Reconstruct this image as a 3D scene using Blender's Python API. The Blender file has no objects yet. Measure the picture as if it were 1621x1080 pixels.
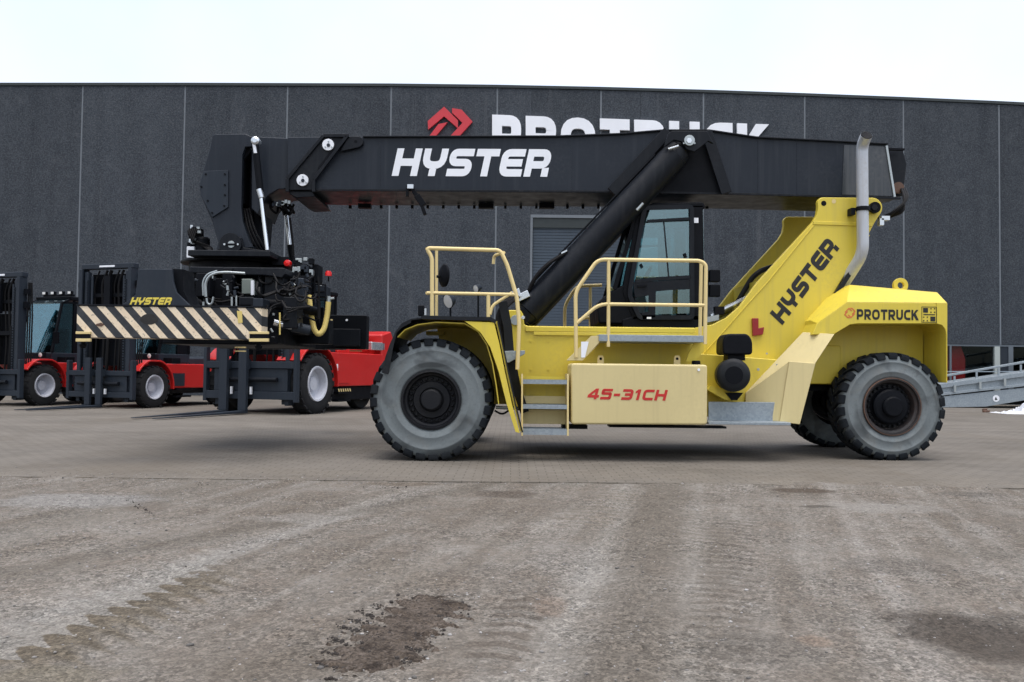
import bpy, bmesh, math, random
import numpy as np
from mathutils import Vector, Matrix

# ---------------------------------------------------------------- camera, sky, sun, exposure
SC = bpy.context.scene
COL = SC.collection
R = math.radians
W_PX, H_PX, FOC = 1621.0, 1080.0, 1400.0
CAM_Z, PITCH, ROLL = 1.2, math.atan(46.5 / 1400), 0.0115
cam_d = bpy.data.cameras.new("camera")
cam = bpy.data.objects.new("camera", cam_d)
COL.objects.link(cam)
CAM_M = Matrix.Rotation(R(90) + PITCH, 4, 'X') @ Matrix.Rotation(ROLL, 4, 'Z')
CAM_M.translation = Vector((0, 0, CAM_Z))
cam.matrix_world = CAM_M
cam_d.sensor_width = 36
cam_d.lens = FOC / W_PX * 36
cam_d.clip_start = 0.1
cam_d.clip_end = 2000
SC.camera = cam

SUN_EL, SUN_AZ = R(78), R(170)
world = bpy.data.worlds.new("World")
SC.world = world
world.use_nodes = True
wt = world.node_tree
wt.nodes.clear()
w_out = wt.nodes.new("ShaderNodeOutputWorld")
w_bg = wt.nodes.new("ShaderNodeBackground")
w_sky = wt.nodes.new("ShaderNodeTexSky")
w_sky.sky_type = 'NISHITA'
w_sky.sun_disc = False
w_sky.sun_elevation = SUN_EL
w_sky.sun_rotation = SUN_AZ
w_sky.air_density = 1.0
w_sky.dust_density = 4.0
w_sky.ozone_density = 1.0
w_hsv = wt.nodes.new("ShaderNodeHueSaturation")          # overcast: the cloud deck takes most of the blue out
w_hsv.inputs['Saturation'].default_value = 0.5
w_co = wt.nodes.new("ShaderNodeTexCoord")
w_nz = wt.nodes.new("ShaderNodeTexNoise")
w_nz.inputs['Scale'].default_value = 1.6
w_nz.inputs['Detail'].default_value = 6
w_rmp = wt.nodes.new("ShaderNodeMapRange")
w_rmp.inputs['From Min'].default_value = 0.3
w_rmp.inputs['From Max'].default_value = 0.7
w_rmp.inputs['To Min'].default_value = 0.80
w_rmp.inputs['To Max'].default_value = 1.15
w_mul = wt.nodes.new("ShaderNodeVectorMath")
w_mul.operation = 'SCALE'
wt.links.new(w_co.outputs['Generated'], w_nz.inputs['Vector'])
wt.links.new(w_nz.outputs['Fac'], w_rmp.inputs['Value'])
wt.links.new(w_sky.outputs[0], w_hsv.inputs['Color'])
wt.links.new(w_hsv.outputs[0], w_mul.inputs[0])
wt.links.new(w_rmp.outputs[0], w_mul.inputs['Scale'])
# added gradient: sky made brighter ahead of the camera, dimmer behind it
w_dot = wt.nodes.new("ShaderNodeVectorMath")
w_dot.operation = 'DOT_PRODUCT'
w_dot.inputs[1].default_value = (0.05, 0.80, 0.60)
w_grad = wt.nodes.new("ShaderNodeMapRange")
w_grad.inputs['From Min'].default_value = -0.9
w_grad.inputs['From Max'].default_value = 0.9
w_grad.inputs['To Min'].default_value = 0.92
w_grad.inputs['To Max'].default_value = 1.15
wt.links.new(w_co.outputs['Generated'], w_dot.inputs[0])
wt.links.new(w_dot.outputs['Value'], w_grad.inputs['Value'])
w_mul2 = wt.nodes.new("ShaderNodeVectorMath")
w_mul2.operation = 'SCALE'
wt.links.new(w_mul.outputs[0], w_mul2.inputs[0])
wt.links.new(w_grad.outputs[0], w_mul2.inputs['Scale'])
wt.links.new(w_mul2.outputs[0], w_bg.inputs['Color'])
w_bg.inputs['Strength'].default_value = 0.15
wt.links.new(w_bg.outputs[0], w_out.inputs[0])

sun_d = bpy.data.lights.new("sun", 'SUN')
sun_d.energy = 0.5
sun_d.angle = R(50)
sun_d.color = (1.0, 0.97, 0.93)
sun = bpy.data.objects.new("sun", sun_d)
COL.objects.link(sun)
# a veiled sun stands almost overhead (sky sun_rotation is measured from +Y towards +X)
sdir = Vector((math.sin(SUN_AZ) * math.cos(SUN_EL), math.cos(SUN_AZ) * math.cos(SUN_EL), math.sin(SUN_EL)))
sun.rotation_euler = sdir.to_track_quat('Z', 'Y').to_euler()
SC.view_settings.view_transform = 'Standard'
SC.view_settings.look = 'None'
SC.view_settings.exposure = 1.0
SC.view_settings.gamma = 1

# ---------------------------------------------------------------- survey helpers: photo reading -> metres on a chosen plane
CR = CAM_M.to_3x3()
CO = Vector((0, 0, CAM_Z))
def ray(u, v):
    return CR @ Vector(((u - 810.5) / FOC, -(v - 540) / FOC, -1))
def P(u, v, Y):
    d = ray(u, v)
    return CO + d * (Y / d.y)
def G(u, v, z=0.0):
    d = ray(u, v)
    return CO + d * ((z - CAM_Z) / d.z)
def PZ(pts, Y):
    return [(P(u, v, Y).x, P(u, v, Y).z) for u, v in pts]
rng = random.Random(7)

# ---------------------------------------------------------------- mesh builder
class MB:
    def __init__(s):
        s.v = []; s.f = []; s.mi = []; s.m = 0
    def add(s, vs, fs):
        b = len(s.v)
        s.v += [tuple(p) for p in vs]
        for f in fs:
            s.f.append([b + i for i in f]); s.mi.append(s.m)
        return s
    def prism(s, pts, y0, y1):                    # outline in (x, z), thickness along y
        n = len(pts)
        a = sum(pts[i][0] * pts[(i + 1) % n][1] - pts[(i + 1) % n][0] * pts[i][1] for i in range(n))
        if a < 0: pts = pts[::-1]
        vs = [(x, y0, z) for x, z in pts] + [(x, y1, z) for x, z in pts]
        fs = [list(range(n)), list(range(2 * n - 1, n - 1, -1))]
        fs += [[i, n + i, n + (i + 1) % n, (i + 1) % n] for i in range(n)]
        return s.add(vs, fs)
    def loft(s, A, B):                            # two outlines of the same length, 3-D points
        n = len(A)
        fs = [list(range(n)), list(range(2 * n - 1, n - 1, -1))]
        fs += [[i, n + i, n + (i + 1) % n, (i + 1) % n] for i in range(n)]
        return s.add(list(A) + list(B), fs)
    def box(s, x0, x1, y0, y1, z0, z1):
        return s.prism([(x0, z0), (x1, z0), (x1, z1), (x0, z1)], y0, y1)
    def obox(s, c, ax, ay, az):                   # centre and three half-axes
        c, ax, ay, az = map(Vector, (c, ax, ay, az))
        vs = [c + ax * i + ay * j + az * k for k in (-1, 1) for j in (-1, 1) for i in (-1, 1)]
        return s.add(vs, [[0, 2, 3, 1], [4, 5, 7, 6], [0, 1, 5, 4], [2, 6, 7, 3], [0, 4, 6, 2], [1, 3, 7, 5]])
    def beam(s, a, b, w, h, up=(0, 0, 1)):
        a, b = Vector(a), Vector(b); d = (b - a)
        side = d.cross(Vector(up)).normalized(); u = side.cross(d).normalized()
        return s.obox((a + b) / 2, d / 2, side * w / 2, u * h / 2)
    def tube(s, path, r, n=10, cap=True):
        path = [Vector(p) for p in path]
        rs = r if isinstance(r, (list, tuple)) else [r] * len(path)
        m = len(path); vs = []; ref = None
        for i, p in enumerate(path):
            if i == 0: t = path[1] - p
            elif i == m - 1: t = p - path[i - 1]
            else: t = (path[i + 1] - p).normalized() + (p - path[i - 1]).normalized()
            t.normalize()
            if ref is None:
                ref = t.cross(Vector((0.13, 0.9, 0.4))).normalized()
            else:
                ref = (ref - t * ref.dot(t)).normalized()
            o = t.cross(ref)
            k = 1.0
            if 0 < i < m - 1:
                c = (path[i + 1] - p).normalized().dot((p - path[i - 1]).normalized())
                k = 1 / max(0.6, math.sqrt(max(0.0, (1 + c) / 2)))
            for j in range(n):
                q = 2 * math.pi * j / n
                vs.append(p + (ref * math.cos(q) + o * math.sin(q)) * rs[i])
        fs = [[i * n + j, i * n + (j + 1) % n, (i + 1) * n + (j + 1) % n, (i + 1) * n + j] for i in range(m - 1) for j in range(n)]
        if cap: fs += [list(range(n))[::-1], list(range((m - 1) * n, m * n))]
        return s.add(vs, fs)
    def lathe(s, c, axis, prof, n=48, closed=False):       # prof: (radius, distance along axis)
        c = Vector(c); a = Vector(axis).normalized()
        e = a.cross(Vector((0, 0, 1)) if abs(a.z) < .9 else Vector((1, 0, 0))).normalized(); o = a.cross(e)
        vs = []; m = len(prof)
        for r_, t in prof:
            for j in range(n):
                q = 2 * math.pi * j / n
                vs.append(c + a * t + (e * math.cos(q) + o * math.sin(q)) * max(r_, 1e-4))
        mm = m if closed else m - 1
        fs = [[i * n + j, ((i + 1) % m) * n + j, ((i + 1) % m) * n + (j + 1) % n, i * n + (j + 1) % n] for i in range(mm) for j in range(n)]
        return s.add(vs, fs)
    def disc(s, c, axis, r, t, n=24):
        return s.lathe(c, axis, [(0, 0), (r, 0), (r, t), (0, t)], n)
    def sheet(s, prof, y0, y1, th):               # bent plate: (x, z) profile pulled along y
        n = len(prof); off = []
        for i in range(n):
            a = prof[max(i - 1, 0)]; b = prof[min(i + 1, n - 1)]
            dx, dz = b[0] - a[0], b[1] - a[1]; L = math.hypot(dx, dz) or 1
            off.append((prof[i][0] + dz / L * th, prof[i][1] - dx / L * th))
        return s.prism(list(prof) + off[::-1], y0, y1)
    def build(s, name, mat, parent=None, bevel=0.0, seg=2, angle=35, weld=False):
        me = bpy.data.meshes.new(name)
        inv = None
        vs = s.v
        if parent is not None:
            org = ORG.get(parent.name)
            if org is not None and org.length > 0:
                vs = [(x - org.x, y - org.y, z - org.z) for x, y, z in vs]
        me.from_pydata(vs, [], s.f)
        mats = mat if isinstance(mat, (list, tuple)) else [mat]
        for m_ in mats: me.materials.append(m_)
        me.polygons.foreach_set('material_index', s.mi)
        bm = bmesh.new(); bm.from_mesh(me)
        bmesh.ops.remove_doubles(bm, verts=bm.verts, dist=1e-5)
        bmesh.ops.recalc_face_normals(bm, faces=bm.faces)
        lim = R(angle)
        for f in bm.faces: f.smooth = True
        for e in bm.edges:
            if len(e.link_faces) != 2 or e.calc_face_angle(9) > lim: e.smooth = False
        bm.to_mesh(me); bm.free()
        o = bpy.data.objects.new(name, me); COL.objects.link(o)
        if bevel:
            md = o.modifiers.new("bevel", 'BEVEL'); md.width = bevel; md.segments = seg
            md.limit_method = 'ANGLE'; md.angle_limit = R(38); md.harden_normals = True; md.use_clamp_overlap = True
        if parent is not None:
            o.parent = parent
            ORG[o.name] = ORG.get(parent.name, Vector((0, 0, 0)))
        return o
ORG = {}
def root(name, loc, label, cat, rz=0.0, group=None, local=False):
    o = bpy.data.objects.new(name, None); COL.objects.link(o)
    o.empty_display_size = .3
    o.location = loc; o.rotation_euler.z = rz
    ORG[o.name] = Vector((0, 0, 0)) if local else Vector(loc)
    tag(o, label, cat, group)
    return o
def tag(o, label=None, cat=None, group=None, kind=None):
    if label: o['label'] = label
    if cat: o['category'] = cat
    if group: o['group'] = group
    if kind: o['kind'] = kind
    return o
def rnd(pts, r, n=5, closed=False):               # round the corners of a polyline (2-D or 3-D)
    pts = [Vector(p) for p in pts]; out = []; m = len(pts)
    for i, p in enumerate(pts):
        if not closed and i in (0, m - 1): out.append(p); continue
        a, b = pts[(i - 1) % m], pts[(i + 1) % m]
        da, db = (a - p), (b - p)
        rr = min(r, da.length * .49, db.length * .49)
        s, e = p + da.normalized() * rr, p + db.normalized() * rr
        for k in range(n + 1):
            t = k / n
            out.append(s * (1 - t) ** 2 + p * 2 * t * (1 - t) + e * t ** 2)
    return out

# ---------------------------------------------------------------- lettering (strokes as bent plates)
def glyph(ch, w, s):
    a = s / 2; rib = []; pol = []
    def r2(pts, r, closed=False): return [tuple(p) for p in rnd([(x, y) for x, y in pts], r, 5, closed)]
    if ch == 'H': rib = [([(a, 0), (a, 1)], 0), ([(w - a, 0), (w - a, 1)], 0), ([(s, .5), (w - s, .5)], 0)]
    elif ch == 'Y': rib = [(r2([(a, 1), (a, .40), (w - a, .40), (w - a, 1)], .3), 0), ([(w / 2, 0), (w / 2, .40 - a)], 0)]
    elif ch == 'S': rib = [(r2([(w, 1 - a), (a, 1 - a), (a, .5), (w - a, .5), (w - a, a), (0, a)], .2), 0)]
    elif ch == 'T': rib = [([(0, 1 - a), (w, 1 - a)], 0), ([(w / 2, 0), (w / 2, 1 - s)], 0)]
    elif ch == 'E': rib = [(r2([(w, 1 - a), (a, 1 - a), (a, a), (w, a)], .22), 0), ([(s, .5), (w * .94, .5)], 0)]
    elif ch == 'r': rib = [([(a, 0), (a, 1)], 0), (r2([(s, 1 - a), (w - a, 1 - a), (w - a, .43), (s, .43)], .22), 0), (r2([(w * .55, .43 - s * .5), (w * .55 + .01, .43 - s * .5 - .01)], .0), 0)]; rib = rib[:2]; pol = [[(w - s, .43 - a * .9), (w, .43 - a * .9 + .02), (w, 0), (w - s, 0)]]
    elif ch == 'R': rib = [([(a, 0), (a, 1)], 0), (r2([(s, 1 - a), (w - a, 1 - a), (w - a, .42), (s, .42)], .3), 0)]; pol = [[(w * .36, .42 - a), (w * .36 + s * 1.2, .42 - a), (w + .03, 0), (w - s * 1.2, 0)]]
    elif ch == 'P': rib = [([(a, 0), (a, 1)], 0), (r2([(s, 1 - a), (w - a, 1 - a), (w - a, .38), (s, .38)], .3), 0)]
    elif ch == 'O': rib = [(r2([(a, a), (w - a, a), (w - a, 1 - a), (a, 1 - a)], .42, True), 1)]
    elif ch == 'U': rib = [(r2([(a, 1), (a, a), (w - a, a), (w - a, 1)], .36), 0)]
    elif ch == 'C': rib = [(r2([(w, 1 - a), (a, 1 - a), (a, a), (w, a)], .42), 0)]
    elif ch == 'c': rib = [(r2([(w, 1 - a), (a, 1 - a), (a, a), (w, a)], .22), 0)]
    elif ch == 'K':
        rib = [([(a, 0), (a, 1)], 0)]
        L = lambda t: (s + (w - s) * t, .34 + .66 * t)
        pol = [[(s, .34), (w, 1), (w - s * 1.3, 1), (s, .62)], [L(.10), (w - s * 1.3, 0), (w + .04, 0), L(.46)]]
    elif ch == '4':
        m = w * .72
        pol = [[(m - a, 1), (m - a, 1 - s * 1.25), (s * 1.2, .40), (0, .40)], [(0, .40), (0, .40 - s), (m - a, .40 - s), (m - a, .40)], [(m + a, .4 - s), (w, .4 - s), (w, .4), (m + a, .4)]]
        rib = [([(m, 0), (m, 1)], 0)]
    elif ch == '5': rib = [(r2([(w, 1 - a), (a, 1 - a), (a, .56), (w - a, .56), (w - a, a), (0, a)], .07), 0)]
    elif ch == '3': rib = [(r2([(0, 1 - a), (w - a, 1 - a), (w - a, a), (0, a)], .2), 0), ([(w * .25, .5), (w - s, .5)], 0)]
    elif ch == '1': rib = [([(w * .6, 0), (w * .6, 1)], 0)]; pol = [[(w * .6 - a, 1), (w * .6 - a, 1 - s * 1.2), (w * .05, .78 - s * .6), (w * .05, .80)]]
    elif ch == '-': rib = [([(w * .05, .45), (w * .95, .45)], 0)]
    return rib, pol
def ribbon_quads(path, s, closed):
    pts = [Vector(p).to_2d() if len(p) > 2 else Vector(p) for p in path]; n = len(pts); L = []; Rr = []
    for i, p in enumerate(pts):
        if closed: d0 = p - pts[i - 1]; d1 = pts[(i + 1) % n] - p
        else:
            d0 = p - pts[i - 1] if i else pts[1] - p
            d1 = pts[i + 1] - p if i < n - 1 else p - pts[i - 1]
        if d0.length < 1e-6: d0 = d1
        if d1.length < 1e-6: d1 = d0
        d0.normalize(); d1.normalize()
        t = (d0 + d1)
        t = t.normalized() if t.length > 1e-6 else d1
        nrm = Vector((-t.y, t.x)); k = 1 / max(.5, nrm.dot(Vector((-d1.y, d1.x))))
        L.append(p + nrm * s / 2 * k); Rr.append(p - nrm * s / 2 * k)
    return L, Rr
def letters(text, widths, s, gap, O, U, V, N, t, mb_each=False):
    """affine lettering: glyph (x, y) -> O + U*x + V*y; N*t is the letter's thickness. U spans the whole string."""
    total = sum(widths) + gap * (len(text) - 1)
    O, U, V, N = Vector(O), Vector(U) / total, Vector(V), Vector(N)
    out = []; x = 0; mb = MB()
    for ch, w in zip(text, widths):
        if ch != ' ':
            if mb_each: mb = MB()
            rib, pol = glyph(ch, w, s)
            def M(p, k): return O + U * (x + p[0]) + V * p[1] + N * (t * k)
            for path, cl in rib:
                L, Q = ribbon_quads(path, s, cl); n = len(L)
                if cl:
                    vs = [M(p, k) for k in (0, 1) for p in L + Q]; m = 2 * n; fs = []
                    for i in range(n):
                        j = (i + 1) % n
                        fs += [[i, j, n + j, n + i], [m + i, m + n + i, m + n + j, m + j], [i, m + i, m + j, j], [n + i, n + j, m + n + j, m + n + i]]
                    mb.add(vs, fs)
                else:
                    m = 2 * n; vs = [M(p, k) for k in (0, 1) for p in L + Q]; fs = []
                    for i in range(n - 1):
                        j = i + 1
                        fs += [[i, j, n + j, n + i], [m + i, m + n + i, m + n + j, m + j], [i, m + i, m + j, j], [n + i, n + j, m + n + j, m + n + i]]
                    fs += [[0, n, m + n, m], [n - 1, m + n - 1, m + 2 * n - 1, 2 * n - 1]]
                    mb.add(vs, fs)
            for q in pol:
                n = len(q)
                mb.loft([M(p, 0) for p in q], [M(p, 1) for p in q])
            if mb_each: out.append((ch, mb))
        x += w + gap
    return out if mb_each else mb
HY = dict(text='HYSTEr', widths=[1.0, .95, .95, .92, .92, .95], s=.27, gap=.10)
PT = dict(text='PROTRUCK', widths=[.82, .86, .98, .84, .86, .86, .80, .90], s=.28, gap=.13)

# ---------------------------------------------------------------- materials
class NT:
    def __init__(s, name):
        s.mat = bpy.data.materials.new(name); s.mat.use_nodes = True
        s.t = s.mat.node_tree; s.b = s.t.nodes['Principled BSDF']; s.o = s.t.nodes['Material Output']
        s._pos = None
    def n(s, typ, **kw):
        nd = s.t.nodes.new(typ)
        for k, v in kw.items(): setattr(nd, k, v)
        return nd
    def l(s, a, b): s.t.links.new(a, b)
    def put(s, sock, v):
        if isinstance(v, bpy.types.NodeSocket): s.l(v, sock)
        elif isinstance(v, (tuple, list)) and len(v) == 3 and sock.type == 'RGBA': sock.default_value = (*v, 1)
        else: sock.default_value = v
    def pos(s):
        if s._pos is None: s._pos = s.n("ShaderNodeTexCoord").outputs['Object']
        return s._pos
    def math(s, op, a, b=0.0, c=None, clamp=False):
        nd = s.n("ShaderNodeMath", operation=op); nd.use_clamp = clamp
        s.put(nd.inputs[0], a); s.put(nd.inputs[1], b)
        if c is not None: s.put(nd.inputs[2], c)
        return nd.outputs[0]
    def scale(s, v, k):
        nd = s.n("ShaderNodeVectorMath", operation='MULTIPLY'); s.put(nd.inputs[0], v); nd.inputs[1].default_value = k
        return nd.outputs[0]
    def noise(s, sc, det=4, vec=None, rough=.55, dist=0):
        nd = s.n("ShaderNodeTexNoise"); s.put(nd.inputs['Vector'], vec or s.pos())
        nd.inputs['Scale'].default_value = sc; nd.inputs['Detail'].default_value = det
        nd.inputs['Roughness'].default_value = rough; nd.inputs['Distortion'].default_value = dist
        return nd.outputs['Fac']
    def voro(s, sc, vec=None, out='Color', feature='F1', rand=1.0):
        nd = s.n("ShaderNodeTexVoronoi", feature=feature); s.put(nd.inputs['Vector'], vec or s.pos()); nd.inputs['Scale'].default_value = sc
        nd.inputs['Randomness'].default_value = rand
        return nd.outputs[out]
    def rng(s, v, a, b, c=0.0, d=1.0, smooth=False):
        nd = s.n("ShaderNodeMapRange"); nd.clamp = True
        if smooth: nd.interpolation_type = 'SMOOTHSTEP'
        s.put(nd.inputs['Value'], v)
        for k, x in zip(('From Min', 'From Max', 'To Min', 'To Max'), (a, b, c, d)): nd.inputs[k].default_value = x
        return nd.outputs[0]
    def mix(s, f, a, b, blend='MIX'):
        nd = s.n("ShaderNodeMix", data_type='RGBA', blend_type=blend); nd.clamp_factor = True
        s.put(nd.inputs[0], f); s.put(nd.inputs[6], a); s.put(nd.inputs[7], b)
        return nd.outputs[2]
    def sep(s, v):
        nd = s.n("ShaderNodeSeparateXYZ"); s.put(nd.inputs[0], v); return nd.outputs
    def bump(s, h, strength=.3, dist=.01, prev=None):
        nd = s.n("ShaderNodeBump"); s.put(nd.inputs['Height'], h)
        nd.inputs['Strength'].default_value = strength; nd.inputs['Distance'].default_value = dist
        if prev is not None: s.l(prev, nd.inputs['Normal'])
        return nd.outputs[0]
    def col(s, v): s.put(s.b.inputs['Base Color'], v)
    def rough(s, v): s.put(s.b.inputs['Roughness'], v)
    def nrm(s, v): s.l(v, s.b.inputs['Normal'])

def paint(name, c, rough=.4, dirt=(.16, .15, .13), amount=.35, spec=.5, metal=0.0, coat=0.0, streak=False):
    t = NT(name)
    big = t.noise(1.3, 6); fine = t.noise(22, 5)
    f = t.math('MULTIPLY', t.rng(big, .45, .75), t.rng(fine, .35, .75))
    if streak:
        st = t.noise(1.0, 4, t.scale(t.pos(), (14, 14, .7)))
        f = t.math('MAXIMUM', f, t.math('MULTIPLY', t.rng(st, .5, .78), .8))
    f = t.math('MULTIPLY', f, amount)
    tone = t.mix(t.rng(t.noise(.7, 3), .3, .7), tuple(x * .93 for x in c), tuple(min(1, x * 1.06) for x in c))
    t.col(t.mix(f, tone, dirt))
    t.rough(t.rng(t.noise(5, 5), .3, .7, rough * .8, min(1, rough * 1.25)))
    t.b.inputs['Specular IOR Level'].default_value = spec
    t.b.inputs['Metallic'].default_value = metal
    t.b.inputs['Coat Weight'].default_value = coat
    t.nrm(t.bump(t.noise(3.0, 3), .06, .02))
    return t.mat

YEL = paint("yellow_paint", (.66, .525, .055), .42, (.30, .24, .11), .30, streak=True)
CREAM = paint("faded_cream_paint", (.60, .505, .25), .5, (.34, .28, .16), .30, streak=True)
RAILC = paint("cream_rail_paint", (.70, .56, .26), .45, (.35, .30, .2), .3)
BLACK = paint("black_paint", (.006, .008, .012), .42, (.04, .042, .045), .35, spec=.18, streak=True)
BOOMC = paint("charcoal_boom_paint", (.015, .020, .029), .40, (.05, .056, .066), .40, spec=.22, streak=True)
SATIN = paint("satin_black_paint", (.0045, .0055, .008), .5, (.02, .021, .024), .35, spec=.10)
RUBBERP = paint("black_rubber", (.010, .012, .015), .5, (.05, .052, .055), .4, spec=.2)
GREYP = paint("dark_grey_paint", (.020, .027, .038), .45, (.05, .055, .064), .35, spec=.22, streak=True)
REDP = paint("red_paint", (.50, .015, .014), .35, (.16, .05, .04), .25)
REDD = paint("red_lettering_paint", (.50, .018, .016), .5, (.3, .1, .07), .15)
WHITEP = paint("white_paint", (.80, .83, .88), .5, (.45, .46, .48), .25)
INK = paint("black_lettering_paint", (.007, .007, .008), .5, (.06, .06, .05), .2)
ORANGEP = paint("orange_lettering_paint", (.62, .13, .04), .5, (.4, .2, .1), .2)
GALV = None
def galv():
    t = NT("galvanised_steel")
    v = t.voro(34, out='Color')
    g = t.n("ShaderNodeRGBToBW"); t.l(v, g.inputs[0])
    k = t.math('ADD', t.math('MULTIPLY', g.outputs[0], .5), t.math('MULTIPLY', t.noise(4, 5), .5))
    t.col(t.mix(k, (.20, .24, .275), (.37, .42, .455))); t.rough(t.rng(k, .2, .8, .62, .40))
    t.b.inputs['Metallic'].default_value = .45
    return t.mat
GALV = galv()
CHROME = paint("chromed_rod", (.75, .77, .8), .16, (.4, .4, .4), .2, metal=1.0)
ZINC = paint("zinc_plated_steel", (.40, .44, .45), .35, (.25, .25, .22), .35, metal=.6)
EXH = paint("weathered_exhaust_steel", (.50, .53, .57), .42, (.26, .19, .13), .55, metal=.35, streak=True)
RUST = paint("rusty_steel", (.11, .060, .040), .75, (.06, .04, .03), .6)
RIMG = paint("light_grey_rim_paint", (.50, .52, .58), .45, (.2, .2, .2), .4)
RIMR = paint("rust_flecked_rim_paint", (.022, .020, .021), .6, (.085, .042, .028), .7)
RIMK = paint("black_rim_paint", (.009, .010, .013), .5, (.06, .057, .052), .5, spec=.2)
HOSEB = paint("black_hose_rubber", (.008, .008, .009), .5, (.03, .03, .03), .3, spec=.12)
HOSEY = paint("yellow_hose_sleeve", (.66, .52, .16), .6, (.35, .27, .12), .5)
PIPEW = paint("bright_steel_pipe", (.66, .70, .74), .28, (.3, .3, .3), .3, metal=.8)
REDLENS = paint("red_lamp_lens", (.75, .012, .012), .15, (.4, .02, .02), .1)
WHITEL = paint("clear_lamp_lens", (.80, .80, .78), .15, (.5, .5, .5), .2)
SEATC = paint("black_seat_fabric", (.02, .02, .022), .85, (.05, .05, .05), .3)
TRIMG = paint("grey_interior_trim", (.20, .24, .26), .6, (.1, .1, .1), .2)
PLASTIC = paint("white_plastic_sheeting", (.66, .68, .72), .38, (.4, .4, .42), .4)
FRAME_L = paint("pale_window_frame", (.38, .42, .40), .45, (.25, .25, .22), .3)

FRAME_D = paint("grey_window_frame", (.10, .12, .14), .45, (.06, .06, .06), .3)

def glass(name, tint, refl=.35, rough=.02, dim=0):
    t = NT(name)
    tr = t.n("ShaderNodeBsdfTransparent"); tr.inputs[0].default_value = (*tint, 1)
    gl = t.n("ShaderNodeBsdfGlossy"); gl.inputs['Roughness'].default_value = rough; gl.inputs['Color'].default_value = (.80, .95, .98, 1)
    lw = t.n("ShaderNodeLayerWeight"); lw.inputs['Blend'].default_value = .35
    fac = t.math('ADD', t.math('MULTIPLY', lw.outputs['Fresnel'], .75), refl * .75, clamp=True) if not dim else t.math('MULTIPLY', lw.outputs['Fresnel'], dim)
    nb = t.bump(t.noise(1.6, 2), .03, .05); t.l(nb, gl.inputs['Normal'])
    mx = t.n("ShaderNodeMixShader"); t.l(fac, mx.inputs[0]); t.l(tr.outputs[0], mx.inputs[1]); t.l(gl.outputs[0], mx.inputs[2])
    t.l(mx.outputs[0], t.o.inputs['Surface'])
    return t.mat
GLASS = glass("tinted_cab_glass", (.52, .72, .75), .14)
FLGLASS = glass("forklift_cab_glass", (.45, .66, .70), .13)
SKYGL = glass("roof_glass", (.5, .7, .75), .55)
SHOPGL = glass("shop_window_glass", (.80, .82, .82), .05, dim=.4)

def tyre_mat(name, c, dark, dusty=.5):
    t = NT(name)
    n1 = t.noise(2.2, 6); n2 = t.noise(30, 5); n3 = t.noise(1.1, 3, dist=1.2)
    a = t.mix(t.rng(n1, .35, .7), tuple(x * .86 for x in c), tuple(x * 1.12 for x in c))
    a = t.mix(t.math('MULTIPLY', t.rng(n2, .5, .75), .35), a, tuple(x * .55 for x in c))
    a = t.mix(t.math('MULTIPLY', t.rng(n3, .54, .64), dusty), a, dark)
    a = t.mix(t.math('MULTIPLY', t.rng(t.noise(3.5, 6, dist=.6), .52, .68), .45 * dusty), a, tuple(x * k for x, k in zip(c, (1.05, .90, .78))))
    a = t.mix(t.math('MULTIPLY', t.rng(t.noise(9, 7, rough=.75), .56, .66), .45 * dusty), a, dark)
    t.col(a); t.rough(.85); t.b.inputs['Specular IOR Level'].default_value = .12
    t.nrm(t.bump(t.noise(55, 4), .25, .006))
    return t.mat
SIDEW = tyre_mat("dusty_grey_sidewall", (.170, .194, .202), (.066, .073, .077), .8)
LUG = tyre_mat("worn_tread_rubber", (.012, .015, .019), (.038, .042, .045), .35)
TYRED = tyre_mat("dark_tyre_rubber", (.020, .021, .023), (.035, .035, .035), .5)

def stripes_mat():
    t = NT("warning_stripe_paint")
    x, y, z = t.sep(t.pos())
    q = t.math('ADD', t.math('MULTIPLY', x, 1.0), t.math('MULTIPLY', z, .92))
    fr = t.math('FRACT', t.math('MULTIPLY', t.math('ADD', q, STRIPE_SHIFT), 1 / .2165))
    m = t.math('LESS_THAN', fr, .47)
    wear = t.rng(t.noise(38, 6), .60, .70)
    m2 = t.math('MULTIPLY', m, t.math('SUBTRACT', 1.0, t.math('MULTIPLY', wear, .7)))
    cr = t.mix(t.rng(t.noise(7, 6), .3, .7), (.70, .57, .40), (.82, .70, .52))
    bk = t.mix(t.math('MULTIPLY', t.rng(t.noise(9, 6), .5, .75), .5), (.020, .024, .030), (.075, .08, .085))
    t.col(t.mix(m2, bk, cr)); t.rough(.5)
    return t.mat
_q = P(128.5, 488, 10.9)
STRIPE_SHIFT = -((_q.x - P(1040, 600, 12.6).x) + .92 * _q.z)

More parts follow.
